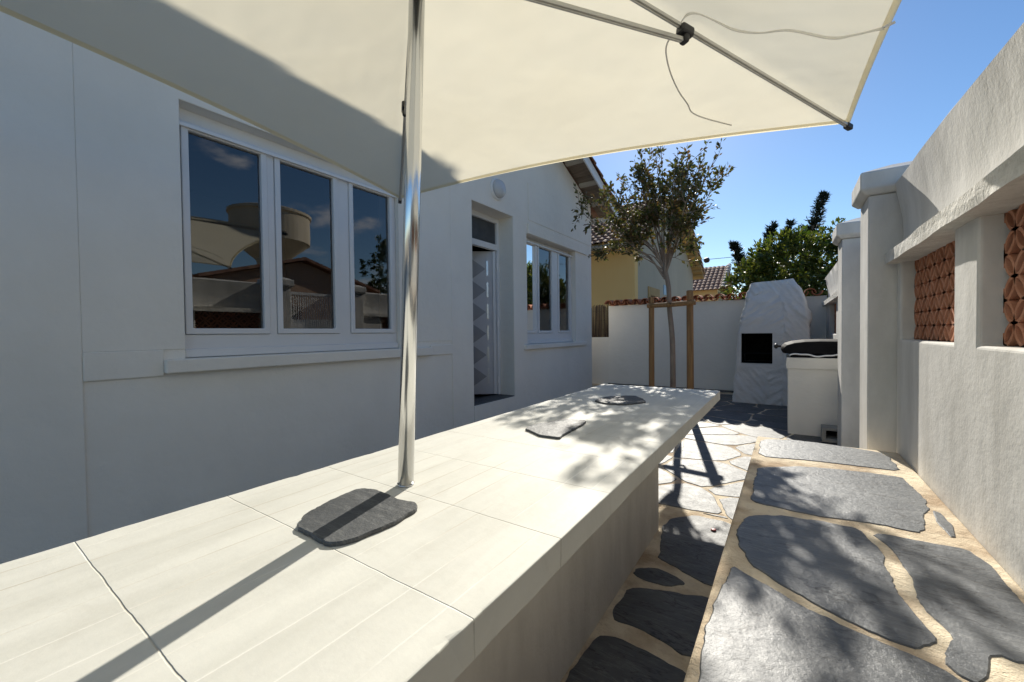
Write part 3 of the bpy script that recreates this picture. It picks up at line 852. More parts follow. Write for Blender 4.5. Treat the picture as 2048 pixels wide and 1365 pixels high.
for s in (1, -1):
    for i in range(9):
        yc = RIDGE_Y+s*(.4+i*.62)
        if abs(yc-RIDGE_Y) > yE-RIDGE_Y-.05: break
        z = under(yc)
        r = MB()
        r.prism([(XO-.02, yc-.04, under(yc-.04)-.005), (XO-.02, yc+.04, under(yc+.04)-.005), (XO-.02, yc+.04, under(yc+.04)+.037), (XO-.02, yc-.04, under(yc-.04)+.037)], (-3.47-XO+.02, 0, 0))
        r.build('soffit_batten', 'palewood', HOUSE)
r = MB()
for s in (1, -1):
    ye = RIDGE_Y+s*(yE-RIDGE_Y)
    r.prism([(XO, RIDGE_Y, under(RIDGE_Y)-.06), (XO, ye, under(yE)-.06), (XO, ye, under(yE)+.13), (XO, RIDGE_Y, under(RIDGE_Y)+.13)], (.025, 0, 0))
r.build('verge_board', 'white_trim', HOUSE)
r = MB()
for s in (1,):
    r.box(-10, XO-.002, yE-.005, yE+.02, under(yE)-.06, under(yE)+.125)
    r.tube([(-10, yE+.085, under(yE)+.03), (XO+.03, yE+.085, under(yE)+.03)], .06, 10)
r.build('gutter', 'white_trim', HOUSE)
r = MB()
for s in (1, -1):
    n_ = 15
    for i in range(n_):
        t0, t1 = i/n_, (i+1.15)/n_
        ya, yb = RIDGE_Y+s*(yE-RIDGE_Y)*(1-t0), RIDGE_Y+s*(yE-RIDGE_Y)*max(0, 1-t1)
        barrel_tile(r, (XO-.02, ya, under(ya)+.13+.018), (XO-.02, yb, under(yb)+.13), .105, .085, (0, 0, 1))
r.build('verge_tile', 'rooftile', HOUSE)
r = MB()
tiled_slope(r, -10, XO-.06, yE+.03, RIDGE_Y, under(yE)+.12, under(RIDGE_Y)+.12)
tiled_slope(r, -10, XO-.06, RIDGE_Y-(yE-RIDGE_Y)-.03, RIDGE_Y, under(yE)+.12, under(RIDGE_Y)+.12)
r.build('tile_field', 'rooftile', ROOF)

# ------------------------------------------------------------------ parasol
PB = Vector((-.88, .759, .70)); PD = Vector((.033, .022, 1.0))
def pole_at(z): return Vector((PB.x+PD.x*(z-.73), PB.y+PD.y*(z-.73), z))
PAR = thing('parasol', 'square cream canvas parasol on a polished metal pole through the table', 'parasol', (-.88, .759, .731))
p = MB()
p.tube([pole_at(.7312), pole_at(.7355)], .0235, 32); p.tube([pole_at(.736), pole_at(2.36)], .0218, 32)
p.build('pole', 'pole', PAR, smooth=False, bevel=.0015)
bpy.data.objects['pole'].modifiers.clear()
for f_ in bpy.data.objects['pole'].data.polygons: f_.use_smooth = len(f_.vertices) == 4
AP = pole_at(2.42)
T1, T2 = Vector((-2.297, 1.972, 2.11)), Vector((.247, 2.497, 2.11))
T3, T4 = Vector((2*AP.x-T1.x, 2*AP.y-T1.y, 2.11)), Vector((2*AP.x-T2.x, 2*AP.y-T2.y, 2.11))
TIPS = [T1, T2, T3, T4]
c_ = MB(); hem = MB()
NS, NT = 14, 26
for i in range(4):
    a, b = TIPS[i], TIPS[(i+1) % 4]
    mid = (a+b)/2
    k = len(c_.v)
    def edge(t):
        e = a.lerp(b, t); q = .075*4*t*(1-t)
        return AP+(e-AP)*(1-q)
    for si in range(NS+1):
        s = si/NS
        for ti in range(NT+1):
            t = ti/NT
            pnt = AP+(edge(t)-AP)*s
            sag = .022*4*t*(1-t)*s*s*(1-.5*s) - .010*math.exp(-((t)/.05)**2)*0
            pnt = pnt+Vector((0, 0, -sag+mnoise.noise(pnt*2.3)*.004))
            c_.v.append(tuple(pnt+Vector((0, 0, .018))))
    for si in range(NS):
        for ti in range(NT):
            q = k+si*(NT+1)+ti
            c_.f.append((q, q+1, q+NT+2, q+NT+1))
    # doubled hem strip under the edge
    kk = len(hem.v)
    for ti in range(NT+1):
        e = edge(ti/NT); sag = .022*4*(ti/NT)*(1-ti/NT)*.5
        for off, dz in ((1.0, .0), (.984, .0045)):
            q = AP+(e-AP)*off
            hem.v.append((q.x, q.y, q.z-sag+dz+.013))
    for ti in range(NT):
        q = kk+ti*2
        hem.f.append((q, q+2, q+3, q+1))
CAN = c_.build('canopy', 'canvas', PAR, smooth=True)
bm = bmesh.new(); bm.from_mesh(CAN.data); bmesh.ops.remove_doubles(bm, verts=bm.verts, dist=.003); bmesh.ops.recalc_face_normals(bm, faces=bm.faces); bm.to_mesh(CAN.data); bm.free()
hem.build('hem', 'canvas', CAN)
RUN = pole_at(2.155)
p = MB(); p.lathe(pole_at(2.335), [(.03, 0), (.048, .01), (.05, .04), (.035, .055)], PD, 20)
p.build('top_hub', 'black', PAR)
p = MB(); p.lathe(RUN-Vector((0, 0, .02)), [(.028, 0), (.042, .008), (.045, .05), (.03, .06)], PD, 20)
p.build('sliding_hub', 'black', PAR)
for T in TIPS:
    d = (T-AP).normalized()
    up_ = (Vector((0, 0, 1))-d*d.z).normalized()
    st, en = AP+d*.05-up_*.012, T-d*.004-up_*.006
    rb = MB(); rb.bar(st, en, .017, .013); rb.bar(st-up_*.0095, en-up_*.0095, .007, .006)
    RB = rb.build('rib', 'alu', PAR, bevel=.002)
    ec = MB(); ec.bar(en-d*.03-up_*.002, en+d*.012-up_*.002, .024, .026); ec.build('end_cap', 'black', RB, bevel=.006)
    J = AP+(T-AP)*.482-up_*.026
    jb = MB(); jb.bar(J-d*.03+up_*.006, J+d*.03+up_*.006, .040, .036); jb.bar(J-d*.012-up_*.022, J+d*.014-up_*.022, .034, .032)
    jb.build('joint', 'black', RB, bevel=.010, seg=3)
    sb = MB(); Jd = J-up_*.026
    sd_ = (Jd-RUN).normalized()
    sb.bar(RUN+sd_*.04, Jd-sd_*.006, .016, .014); sb.bar(RUN+sd_*.04-Vector((0, 0, .0095)), Jd-sd_*.02-Vector((0, 0, .0095)), .007, .006)
    sb.build('strut', 'alu', PAR, bevel=.002)

# loose tie cord and strap hanging under the canopy
def under_pts(pts, dz): return [Vector(q)+Vector((0, 0, dz)) for q in pts]
cp = bez(under_pts([(-.352, 1.602, 2.262), (-.39, 1.666, 2.257), (-.4, 1.777, 2.233), (-.391, 1.9, 2.207), (-.373, 1.991, 2.189), (-.365, 2.054, 2.176), (-.32, 2.121, 2.164), (-.22, 2.228, 2.146)], -.007), 6)
p = MB(); p.tube(cp, .0031, 7); p.build('tie_cord', 'cord', PAR, smooth=True)
sp_ = bez(under_pts([(-.312, 1.565, 2.268), (-.288, 1.542, 2.268), (-.257, 1.552, 2.261), (-.209, 1.603, 2.248), (-.153, 1.666, 2.232), (-.079, 1.707, 2.213), (.009, 1.717, 2.192), (.123, 1.79, 2.163), (.19, 1.796, 2.147), (.25, 1.781, 2.133), (.262, 1.774, 2.131)], -.004), 6)
p = MB(); k = len(p.v)
for i, q in enumerate(sp_):
    d = (sp_[min(i+1, len(sp_)-1)]-sp_[max(i-1, 0)]).normalized()
    wv = .011+.004*math.sin(i*.35)
    sd2 = d.cross(Vector((0, 0, 1))).normalized()*.35+Vector((0, 0, -1))*.93
    for z_ in (0, 1):
        for t_ in (0, .0015):
            p.v.append(tuple(q+sd2*(wv*z_)+d.cross(sd2).normalized()*t_))
    if i:
        a = k+(i-1)*4; b = k+i*4
        p.f += [(a, a+2, b+2, b), (a+1, b+1, b+3, a+3), (a, b, b+1, a+1), (a+2, a+3, b+3, b+2)]
p.build('tie_strap', 'cord', PAR)
p = MB(); p.bar((.255, 1.776, 2.122), (.285, 1.768, 2.124), .012, .003); p.build('strap_end', 'white_trim', PAR)

# ------------------------------------------------------------------ street wall on the right, with clay grilles
def claustra(y0, y1, z0, z1, x, parent, cell=.15):
    """pierced clay panel: overlapping rings in square tiles, clipped to the opening"""
    mb = MB(); wdt, dep = .0062, .05
    r = cell*.5
    def ring(cy_, cz_):
        N = 44
        prev = None
        for i in range(N+1):
            t = 2*math.pi*i/N
            ok = y0-.02 <= cy_+r*math.cos(t) <= y1+.02 and z0-.01 <= cz_+r*math.sin(t) <= z1+.01
            if prev is not None and ok and prev[1]:
                a, b = prev[0], t
                vs = []
                for (rr) in (r-wdt, r+wdt):
                    for tt in (a, b):
                        for xx in (x, x+dep):
                            vs.append((xx, cy_+rr*math.cos(tt), cz_+rr*math.sin(tt)))
                mb.add(vs, [(0, 2, 6, 4), (1, 5, 7, 3), (0, 1, 3, 2), (4, 6, 7, 5)])
            prev = (t, ok)
    ny, nz = int((y1-y0)/cell*2)+2, int((z1-z0)/cell*2)+2
    for i in range(-1, ny+1):
        for j in range(-1, nz+1):
            if (i+j) % 2: ring(y0+i*cell/2, z0+j*cell/2)
    o = mb.build('claustra_panel', 'claustra', parent)
    bk = MB(); bk.box(x+dep+.004, x+dep+.02, y0-.01, y1+.01, z0-.005, z1+.005)  # dark brown plate added so the holes between the rings read dark
    bk.build('dark_hole_plate', 'hole_dark', o)
    return o

def rough_slab(mb, x0, x1, y0, y1, z0, z1, ny, amp, seed, lean=0.0):
    """long slab with a hand-made uneven front (x0 side) and edges"""
    k = len(mb.v); prof = [(x1, z0), (x0, z0), (x0-.0*lean, (z0+z1)/2), (x0, z1), (x1, z1)]
    for i in range(ny+1):
        y = y0+(y1-y0)*i/ny
        for j, (x, z) in enumerate(prof):
            n1 = mnoise.noise(Vector((y*4.0, j*3.1, seed)))*amp + mnoise.noise(Vector((y*17, j*5.3, seed+4)))*amp*.45
            n2 = mnoise.noise(Vector((y*3.0, j*2.3, seed+9)))*amp*.7
            if 0 < j < 4: mb.v.append((x+n1, y, z+n2))
            else: mb.v.append((x, y, z+n2*(.5)))
    m = len(prof)
    for i in range(ny):
        for j in range(m-1):
            a = k+i*m+j
            mb.f.append((a, a+1, a+m+1, a+m))
        mb.f.append((k+i*m+m-1, k+i*m, k+(i+1)*m, k+(i+1)*m+m-1))
    mb.f.append(tuple(k+j for j in range(m))); mb.f.append(tuple(k+ny*m+m-1-j for j in range(m)))

def street_wall(y0, y1, openings, label, flat_top=None):
    S = thing('street_wall', label, 'wall', (.65, (y0+y1)/2, 0))
    mb = MB()
    wall_panel(mb, .545, .74, y0, y1, -.01, 1.545, [(a, b, 1.088, 1.546) for a, b in openings])
    mb.build('wall', 'old_stucco', S, bevel=.012, seg=3)
    mb = MB(); rough_slab(mb, .488, .735, y0, y1-.02, 1.532, 1.598, 90, .006, 3.3)
    mb.build('ledge', 'rough_ledge', S)
    mb = MB()   # upper band: leans slightly into the yard towards its top
    k = 0; N = 60
    prof = [(.745, 1.600), (.562, 1.600), (.570, 1.70), (.563, 1.80), (.548, 1.90), (.531, 2.005), (.545, 2.025), (.745, 2.025)]
    for i in range(N+1):
        y = y0+(y1-.01-y0)*i/N
        drop = -.06*max(0, min(1, (2.4-y)/1.4)) if flat_top is None else 0
        for j, (x, z) in enumerate(prof):
            w_ = mnoise.noise(Vector((y*3, j*2.7, 1.7)))*.006
            mb.v.append((x+(w_ if 0 < j < 7 else 0), y, z+(drop*(z-1.6)/.42)+(w_*.6 if j in (5, 6, 7) else 0)))
    m = len(prof)
    for i in range(N):
        for j in range(m-1):
            a = i*m+j; mb.f.append((a, a+1, a+m+1, a+m))
        mb.f.append((i*m+m-1, i*m, (i+1)*m, (i+1)*m+m-1))
    mb.f.append(tuple(range(m))); mb.f.append(tuple(N*m+m-1-j for j in range(m)))
    mb.build('parapet', 'old_stucco', S, smooth=True).data.set_sharp_from_angle(angle=R(40))
    for a, b in openings:
        claustra(a, b, 1.09, 1.535, .603, S)
    return S
street_wall(-1.8, 3.285, [(2.30, 3.20), (1.15, 2.055), (-.4, .75)], 'long weathered white wall beside the slate bench, with clay grilles in its openings')
street_wall(5.07, 8.48, [(5.6, 6.6), (6.85, 7.85)], 'white wall with rough ledge behind the black barbecue, beyond the second gate pillar', 1)

def pillar(y0, y1, label):
    P = thing('gate_pillar', label, 'pillar', (.57, (y0+y1)/2, 0), 'gate pillars')
    mb = MB(); mb.box(.415, .76, y0, y1, -.01, 1.965)
    mb.build('shaft', 'old_stucco', P, bevel=.007, seg=2)
    a0, a1, b0, b1 = .372, .80, y0-.045, y1+.045
    mb = MB()
    r0 = [(a0+.03, b0+.03, 1.967), (a1-.03, b0+.03, 1.967), (a1-.03, b1-.03, 1.967), (a0+.03, b1-.03, 1.967)]
    r1 = [(a0, b0, 2.0), (a1, b0, 2.0), (a1, b1, 2.0), (a0, b1, 2.0)]
    r2 = [(a0, b0, 2.10), (a1, b0, 2.10), (a1, b1, 2.10), (a0, b1, 2.10)]
    yc = (b0+b1)/2
    r3 = [((a0+a1)/2-.05, yc-.05, 2.165), ((a0+a1)/2+.05, yc-.05, 2.165), ((a0+a1)/2+.05, yc+.05, 2.165), ((a0+a1)/2-.05, yc+.05, 2.165)]
    mb.v = r0+r1+r2+r3
    mb.f = [(3, 2, 1, 0), (12, 13, 14, 15)]
    for q in range(3):
        for i in range(4):
            mb.f.append((q*4+i, q*4+(i+1) % 4, q*4+4+(i+1) % 4, q*4+4+i))
    mb.build('cap', 'old_stucco', P, bevel=.008)
    return P
pillar(3.30, 3.62, 'nearer white gate pillar with pointed cap, at the end of the slate bench')
pillar(4.72, 5.06, 'farther white gate pillar with pointed cap, beside the masonry barbecue counter')
# gate between the pillars
G = thing('garden_gate', 'white metal gate of upright bars between the two gate pillars', 'gate', (.62, 4.17, 0))
mb = MB()
for z in (.12, 1.88): mb.box(.60, .64, 3.66, 4.68, z, z+.05)
for y in (3.66, 4.64): mb.box(.60, .64, y, y+.04, .171, 1.879)
mb.build('frame', 'white_trim', G)
mb0 = None
for i in range(22):
    y = 3.725+i*.0415
    if mb0 is None:
        mb = MB(); mb.box(.612, .628, y, y+.016, .171, 1.879); mb0 = mb.build('bar', 'white_trim', G)
    else:
        c = mb0.copy(); COL.objects.link(c); c.parent = G; c.location.y = i*.0415

# ------------------------------------------------------------------ back wall with tile coping, low wall and reed screen
BW = thing('back_wall', 'smooth white wall with red tile coping behind the young tree', 'wall', (-1.3, 8.35, 0))
mb = MB(); mb.box(-3.12, .54, 8.25, 8.44, -.01, 1.70)
mb.build('wall', 'stucco', BW, bevel=.006)
mb = MB()
x = -3.10; rr = random.Random(3)
while x < .5:
    dz = rr.uniform(-.006, .006); sk = rr.uniform(-.012, .012)
    barrel_tile(mb, (x, 8.18, 1.738+dz), (x+sk, 8.50, 1.760+dz), .085, .078, (0, 0, 1))
    barrel_tile(mb, (x+.095, 8.17, 1.775+dz), (x+.095+sk, 8.50, 1.790+dz), .078, .070, (0, 0, 1), up_side=False)
    x += .19
mb.build('tile_coping', 'terra', BW)
mb = MB(); mb.box(-3.12, .54, 8.20, 8.24, -.01, .07); mb.build('skirting', 'mat_slate', BW)
LWL = MB(); LWL.box(-3.9, -3.122, 8.26, 8.43, -.01, 1.04)
tag(LWL.build('low_wall', 'stucco', loc=(-3.4, 8.35, 0), bevel=.006), 'short low white wall under the brown reed screen, by the house corner', 'wall')
mb = MB(); rr = random.Random(8)
x = -3.9
while x < -3.06:
    mb.tube([(x, 8.33+rr.uniform(-.012, .012), 1.041), (x+rr.uniform(-.012, .012), 8.33, 1.70+rr.uniform(-.03, .05))], .0055, 5)
    x += .0082
for z in (1.2, 1.4, 1.6): mb.tube([(-3.9, 8.315, z), (-3.06, 8.315, z)], .002, 5)
tag(mb.build('reed_screen', 'reed', loc=(-3.5, 8.33, 1.04)), 'brown reed screen standing on the low wall beside the house corner', 'screen')

# ------------------------------------------------------------------ plaster barbecue chimney
CH = thing('outdoor_fireplace', 'rough white plaster barbecue hearth with tapering hood and square dark opening', 'fireplace', (-.22, 7.7, 0))
def chim_shell():
    # (z, x0, x1, y_front)
    secs = [(0, -.74, .30, 7.34), (.3, -.71, .31, 7.37), (.62, -.68, .31, 7.38), (.80, -.67, .31, 7.385), (1.0, -.655, .31, 7.39), (1.12, -.65, .305, 7.395), (1.3, -.615, .29, 7.42), (1.6, -.555, .245, 7.50), (1.78, -.525, .19, 7.56), (1.93, -.49, .10, 7.62)]
    bm = bmesh.new(); NX, NZ, NY = 84, 130, 30
    def sec(z):
        for a, b in zip(secs, secs[1:]):
            if a[0] <= z <= b[0]:
                t = (z-a[0])/(b[0]-a[0]); return [a[i]+(b[i]-a[i])*t for i in range(1, 4)]
        return secs[-1][1:]
    yb = 8.47
    rings = []
    for k in range(NZ+1):
        z = 1.93*k/NZ; x0, x1, yf = sec(z)
        ring = []
        per = [(x0+(x1-x0)*i/NX, yf) for i in range(NX)]+[(x1, yf+(yb-yf)*i/NY) for i in range(NY)]+[(x1+(x0-x1)*i/NX, yb) for i in range(NX)]+[(x0, yb+(yf-yb)*i/NY) for i in range(NY)]
        for (x, y) in per:
            cxm, cym = (x0+x1)/2, (yf+yb)/2
            rad = .06   # soften corners
            dx, dy = x-cxm, y-cym
            hx, hy = (x1-x0)/2, (yb-yf)/2
            ex, ey = max(0, abs(dx)-(hx-rad)), max(0, abs(dy)-(hy-rad))
            l = math.hypot(ex, ey)
            if l > rad and y < yb-.01:
                x -= math.copysign(ex*(1-rad/l), dx); y -= math.copysign(ey*(1-rad/l), dy)
            n1 = mnoise.noise(Vector((x*2.2+z*2.8, y*2, z*2.6-x*1.8)))*.026
            flip = mnoise.noise(Vector((x*1.6+3, 0, z*1.3)))
            ca, sa = (.80, .60) if flip > -.08 else (.55, -.83)
            uu, vv = x*ca+z*sa, -x*sa+z*ca
            st = (mnoise.noise(Vector((uu*17, vv*3.6, y*5)))*.024+mnoise.noise(Vector((uu*36, vv*8, y*8+9)))*.011)
            n2 = mnoise.noise(Vector((x*9, y*9, z*9)))*.008
            dd = n1+st+n2
            near_hole = max(abs(x+.39)-.27, abs(z-.865)-.30)
            dd *= max(0, min(1, near_hole/.08+.15))
            nrm = Vector((dx/hx if abs(dx/hx) > .98 else 0, dy/hy if abs(dy/hy) > .98 else 0, 0))
            nrm = nrm.normalized() if nrm.length > 0 else Vector((dx, dy, 0)).normalized()
            topn = mnoise.noise(Vector((x*3, y*3, 7)))*.03*max(0, (z-1.7)/.23)
            tilt = (x+.2)*.05*max(0, (z-1.6)/.33)
            ring.append(bm.verts.new((x+nrm.x*dd, min(y+nrm.y*dd, 8.48), z+topn+tilt)))
        rings.append(ring)
    m = len(rings[0])
    for k in range(NZ):
        for i in range(m):
            bm.faces.new((rings[k][i], rings[k][(i+1) % m], rings[k+1][(i+1) % m], rings[k+1][i]))
    bm.faces.new(rings[-1]); bm.faces.new(list(reversed(rings[0])))
    bmesh.ops.recalc_face_normals(bm, faces=bm.faces)
    me = bpy.data.meshes.new('hearth'); bm.to_mesh(me); bm.free()
    return me
me = chim_shell()
src = bpy.data.objects.new('hearth', me); COL.objects.link(src)
cb = MB(); cb.box(-.598, -.178, 7.0, 8.05, .628, 1.104)
cut = cb.build('cutter', 'dull_black')
md = src.modifiers.new('hole', 'BOOLEAN'); md.operation = 'DIFFERENCE'; md.object = cut; md.solver = 'EXACT'
dg = bpy.context.evaluated_depsgraph_get()
me2 = bpy.data.meshes.new_from_object(src.evaluated_get(dg))
src.modifiers.clear(); src.data = me2; me2.name = 'hearth'
bpy.data.objects.remove(cut, do_unlink=True)
me2.materials.clear(); me2.materials.append(MAT['chim'])
for v in me2.vertices: v.co -= CH.location
for p_ in me2.polygons: p_.material_index = 0; p_.use_smooth = True
me2.set_sharp_from_angle(angle=R(48))
src.parent = CH
mb = MB()   # near-black lining inside the opening
mb.box(-.596, -.594, 7.47, 8.04, .632, 1.10); mb.box(-.182, -.180, 7.47, 8.04, .632, 1.10)
mb.box(-.592, -.184, 7.47, 8.04, .630, .632); mb.box(-.592, -.184, 7.47, 8.04, 1.10, 1.102); mb.box(-.592, -.184, 8.04, 8.046, .634, 1.098)
mb.build('firebox_lining', 'dull_black', CH)
mb = MB()
for i in range(9): mb.tube([(-.585, 7.5+i*.04, .78), (-.19, 7.5+i*.04, .78)], .004, 6)
mb.build('cooking_grate', 'blackmetal', CH)

# ------------------------------------------------------------------ masonry counter with the black barbecue
CT = thing('masonry_counter', 'white rendered masonry counter carrying the black barbecue', 'counter', (.25, 5.8, 0))
mb = MB(); mb.box(.012, .54, 5.41, 6.25, -.005, .80)
mb.build('body', 'stucco', CT, bevel=.012, seg=3)
mb = MB(); rough_slab(mb, .0, .54, 5.395, 6.26, .725, .845, 30, .004, 6.1)
mb.build('counter_top', 'stucco', CT, bevel=.004)
BQ = thing('barbecue', 'black barbecue with its rounded hood and knob handle on the white counter', 'barbecue', (.2, 5.8, .85))
mb = MB()
N = 40; pts = []
for i in range(N+1):
    u = i/N; x = .03+.50*u; z = .875+.011*math.sin(u*9)+.004*math.sin(u*23)
    pts.append((x, 5.405+.006*math.sin(u*7), z))
mb.tube(pts, .0085, 8)
mb.tube([(.03, 5.405, .872), (.03, 6.2, .872)], .0085, 8)
mb.build('tray_rim', 'white_trim', BQ, smooth=True)
mb = MB(); mb.box(.035, .535, 5.415, 6.2, .848, .868)
mb.build('tray', 'blackmetal', BQ, bevel=.003)
mb = MB()   # hood: rounded shell overhanging the counter
sec = []
for i in range(15):
    t = i/14; a = math.pi*t
    sec.append((-.06 + .03*(1-math.sin(a))**2, 0, 0))
prof = [(-.035, .885), (-.058, .93), (-.052, .965), (-.02, .995), (.05, 1.02), (.16, 1.036), (.30, 1.042), (.46, 1.04), (.535, 1.03), (.535, .885)]
k = 0; NY = 10
for i in range(NY+1):
    t = i/NY; y = 5.45+.70*t; s = 1-.12*(abs(2*t-1)**4)
    for x, z in prof:
        mb.v.append((.24+(x-.24)*s if x < .24 else x, y, .885+(z-.885)*s))
m = len(prof)
for i in range(NY):
    for j in range(m):
        a, b = i*m+j, i*m+(j+1) % m
        mb.f.append((a, b, b+m, a+m))
mb.f.append(tuple(range(m))); mb.f.append(tuple(NY*m+m-1-j for j in range(m)))
HOOD = mb.build('hood', 'blackmetal', BQ, bevel=.01)
mb = MB()
for i in range(5): mb.box(.24, .48, 5.441, 5.4485, .925+i*.018, .931+i*.018)
mb.build('vent_rib', 'blackmetal', HOOD)
mb = MB(); mb.lathe((-.05, 5.52, .965), [(.012, 0), (.012, .03), (.026, .034), (.03, .05), (.022, .064), (.006, .068)], (-1, 0, .05), 18)
mb.build('knob', 'black', HOOD, smooth=True)
BL = thing('concrete_block', 'hollow concrete block lying at the foot of the white counter', 'block', (.36, 5.25, 0))
mb = MB()
wall_panel(mb, 5.16, 5.36, .30, .56, .006, .15, [(.335, .54, .045, .125)])
mb.v = [(y, x, z) for x, y, z in mb.v]
mb.build('block_shell', 'concrete', BL, bevel=.006)
mb = MB(); mb.box(.333, .542, 5.345, 5.355, .043, .127); mb.build('hollow_shade', 'dull_black', BL)  # black plate at the back paints the shade of the hollow
cp_ = MB(); cp_.lathe((-.345, 2.545, .0065), [(.014, 0), (.015, .002), (.0135, .006), (.009, .0075), (.004, .008)], (0, 0, 1), 18)
tag(cp_.build('bottle_cap', 'red', loc=(-.345, 2.545, .0065)), 'small dark red cap lying on the paving between table and bench', 'bottle cap')

# ------------------------------------------------------------------ young tree with stakes
TS = thing('tree_stakes', 'two brown wooden posts with a crossbar holding the young tree', 'tree support', (-1.22, 5.4, 0))
def post(x, top, r=.038, lean=0):
    m_ = MB(); m_.tube([(x, 5.4, -.02), (x+lean*.5, 5.4, top*.5), (x+lean, 5.4, top-.012), (x+lean, 5.4, top)], [r, r*.98, r*.96, r*.8], 14)
    m_.build('post', 'wood', TS, smooth=False)
post(-1.462, 1.60, .036, .004); post(-.988, 1.655, .042, -.004)
m_ = MB(); m_.tube([(-1.50, 5.37, 1.485), (-1.2, 5.345, 1.487), (-.915, 5.335, 1.50)], [.03, .032, .031], 12); m_.build('crossbar', 'wood', TS)
m_ = MB(); m_.tube([(-1.255, 5.38, 1.49), (-1.20, 5.32, 1.495), (-1.165, 5.38, 1.49), (-1.2, 5.46, 1.49), (-1.25, 5.44, 1.49), (-1.255, 5.38, 1.49)], .013, 8)
m_.build('tie', 'black', TS)

TR = thing('young_tree', 'slender young tree with sparse bronze green leaves tied between two stakes', 'tree', (-1.22, 5.4, 0))
rng = random.Random(21)
wood = MB(); lv = MB()
fork = Vector((-1.29, 5.4, 1.98))
trunk = bez([(-1.20, 5.42, -.02), (-1.195, 5.4, .5), (-1.20, 5.395, 1.05), (-1.235, 5.4, 1.45), (-1.245, 5.40, 1.72), fork], 5)
wood.tube(trunk, [.036-.010*i/(len(trunk)-1) for i in range(len(trunk))], 10)
TIPSL = [(-2.33, 2.88), (-2.27, 3.05), (-2.04, 3.22), (-1.9, 3.42), (-1.73, 3.5), (-1.6, 3.55), (-1.28, 3.55), (-.95, 3.4), (-.80, 3.32), (-.64, 3.28), (-.57, 3.05), (-.73, 2.85), (-.88, 2.75),
         (-1.47, 3.3), (-1.16, 3.4), (-1.05, 3.1), (-1.8, 3.0), (-1.5, 3.45), (-1.75, 2.75), (-1.1, 2.95), (-2.0, 2.8), (-1.35, 3.5), (-1.65, 3.5), (-1.0, 3.36)]
def leaves_along(path, n0, spread, lmin, lmax, start=.3):
    N = len(path)
    for k in range(n0):
        t = start+(1-start)*rng.random()**.8
        i = min(int(t*(N-1)), N-2); f = t*(N-1)-i
        p0 = path[i].lerp(path[i+1], f); d = (path[i+1]-path[i]).normalized()
        side = (rvec(rng)+d*.5).normalized()
        p1 = p0+side*rng.uniform(.0, spread)
        l = rng.uniform(lmin, lmax)
        leaf(lv, p1, (side+d*.4+Vector((0, 0, -.15))), rvec(rng)+Vector((0, 0, .8)), l, l*rng.uniform(.36, .6))
def twig(p, d, length, r):
    pts = [p]
    for k in range(4):
        d = (d+rvec(rng)*.28+Vector((0, 0, .06))).normalized(); pts.append(pts[-1]+d*length/4)
    wood.tube(pts, [r*(1-.16*k) for k in range(5)], 4, caps=False)
    return pts
def limb(base, tip, r0, depth):
    tip = Vector(tip)
    mid = base.lerp(tip, .5)+Vector((rng.uniform(-.05, .05), rng.uniform(-.08, .08), -.03))
    # start upright, then spread
    q1 = base.lerp(tip, .22)+Vector((0, 0, .07))
    path = bez([base, q1, mid, tip], 5)
    n_ = len(path)
    wood.tube(path, [max(.0028, r0*(1-.82*i/(n_-1))) for i in range(n_)], 6, caps=False)
    for k in range(depth):
        t = rng.uniform(.58, 1.0); i = min(int(t*(n_-1)), n_-2)
        d = (path[i+1]-path[i]).normalized()
        dd = (d*.65+rvec(rng)*.75+Vector((0, 0, .08))).normalized()
        tw = twig(path[i], dd, rng.uniform(.12, .42), .0042)
        leaves_along(tw, rng.randint(13, 22), .036, .046, .082, .2)
        if rng.random() < .45:
            t2 = twig(tw[2], (dd+rvec(rng)*.7).normalized(), rng.uniform(.1, .22), .003)
            leaves_along(t2, rng.randint(10, 18), .030, .040, .072, .15)
    leaves_along(path, 22, .055, .042, .078, .68)
for i, (x, z) in enumerate(TIPSL):
    yy = 5.4+(rng.uniform(.0, .60) if z > 3.15 else rng.uniform(-.40, .45))
    zb = rng.uniform(0, .16)
    b0 = fork+Vector((rng.uniform(-.012, .012), rng.uniform(-.012, .012), -zb))
    limb(b0, (x-.07, yy, z), .0135, 9)
low = bez([(-1.262, 5.4, 1.90), (-1.55, 5.38, 2.12), (-1.85, 5.35, 2.24), (-2.05, 5.33, 2.27), (-2.2, 5.33, 2.22)], 4)
wood.tube(low, [.008-.005*i/(len(low)-1) for i in range(len(low))], 5)
for t, nn in ((.55, 2), (.72, 4), (.85, 5), (.97, 5)):
    i = int(t*(len(low)-2))
    for _ in range(nn):
        tw = twig(low[i], ((low[i+1]-low[i]).normalized()*.6+rvec(rng)*.7).normalized(), rng.uniform(.07, .16), .003)
        leaves_along(tw, 12, .025, .036, .062, .1)
for (x, z) in ((-1.95, 2.52), (-1.72, 2.38), (-1.55, 2.6), (-1.0, 2.45), (-.92, 2.28)):
    limb(fork+Vector((0, 0, -.05)), (x, 5.4+rng.uniform(-.3, .3), z), .008, 4)
bare = bez([fork, (-1.12, 5.4, 2.35), (-.86, 5.4, 2.72), (-.74, 5.4, 2.98)], 5)
wood.tube(bare, [.010-.006*i/(len(bare)-1) for i in range(len(bare))], 5)
wood.build('trunk', 'bark', TR, smooth=True, recalc=False)
lv.build('crown', 'leaf', TR, recalc=False)

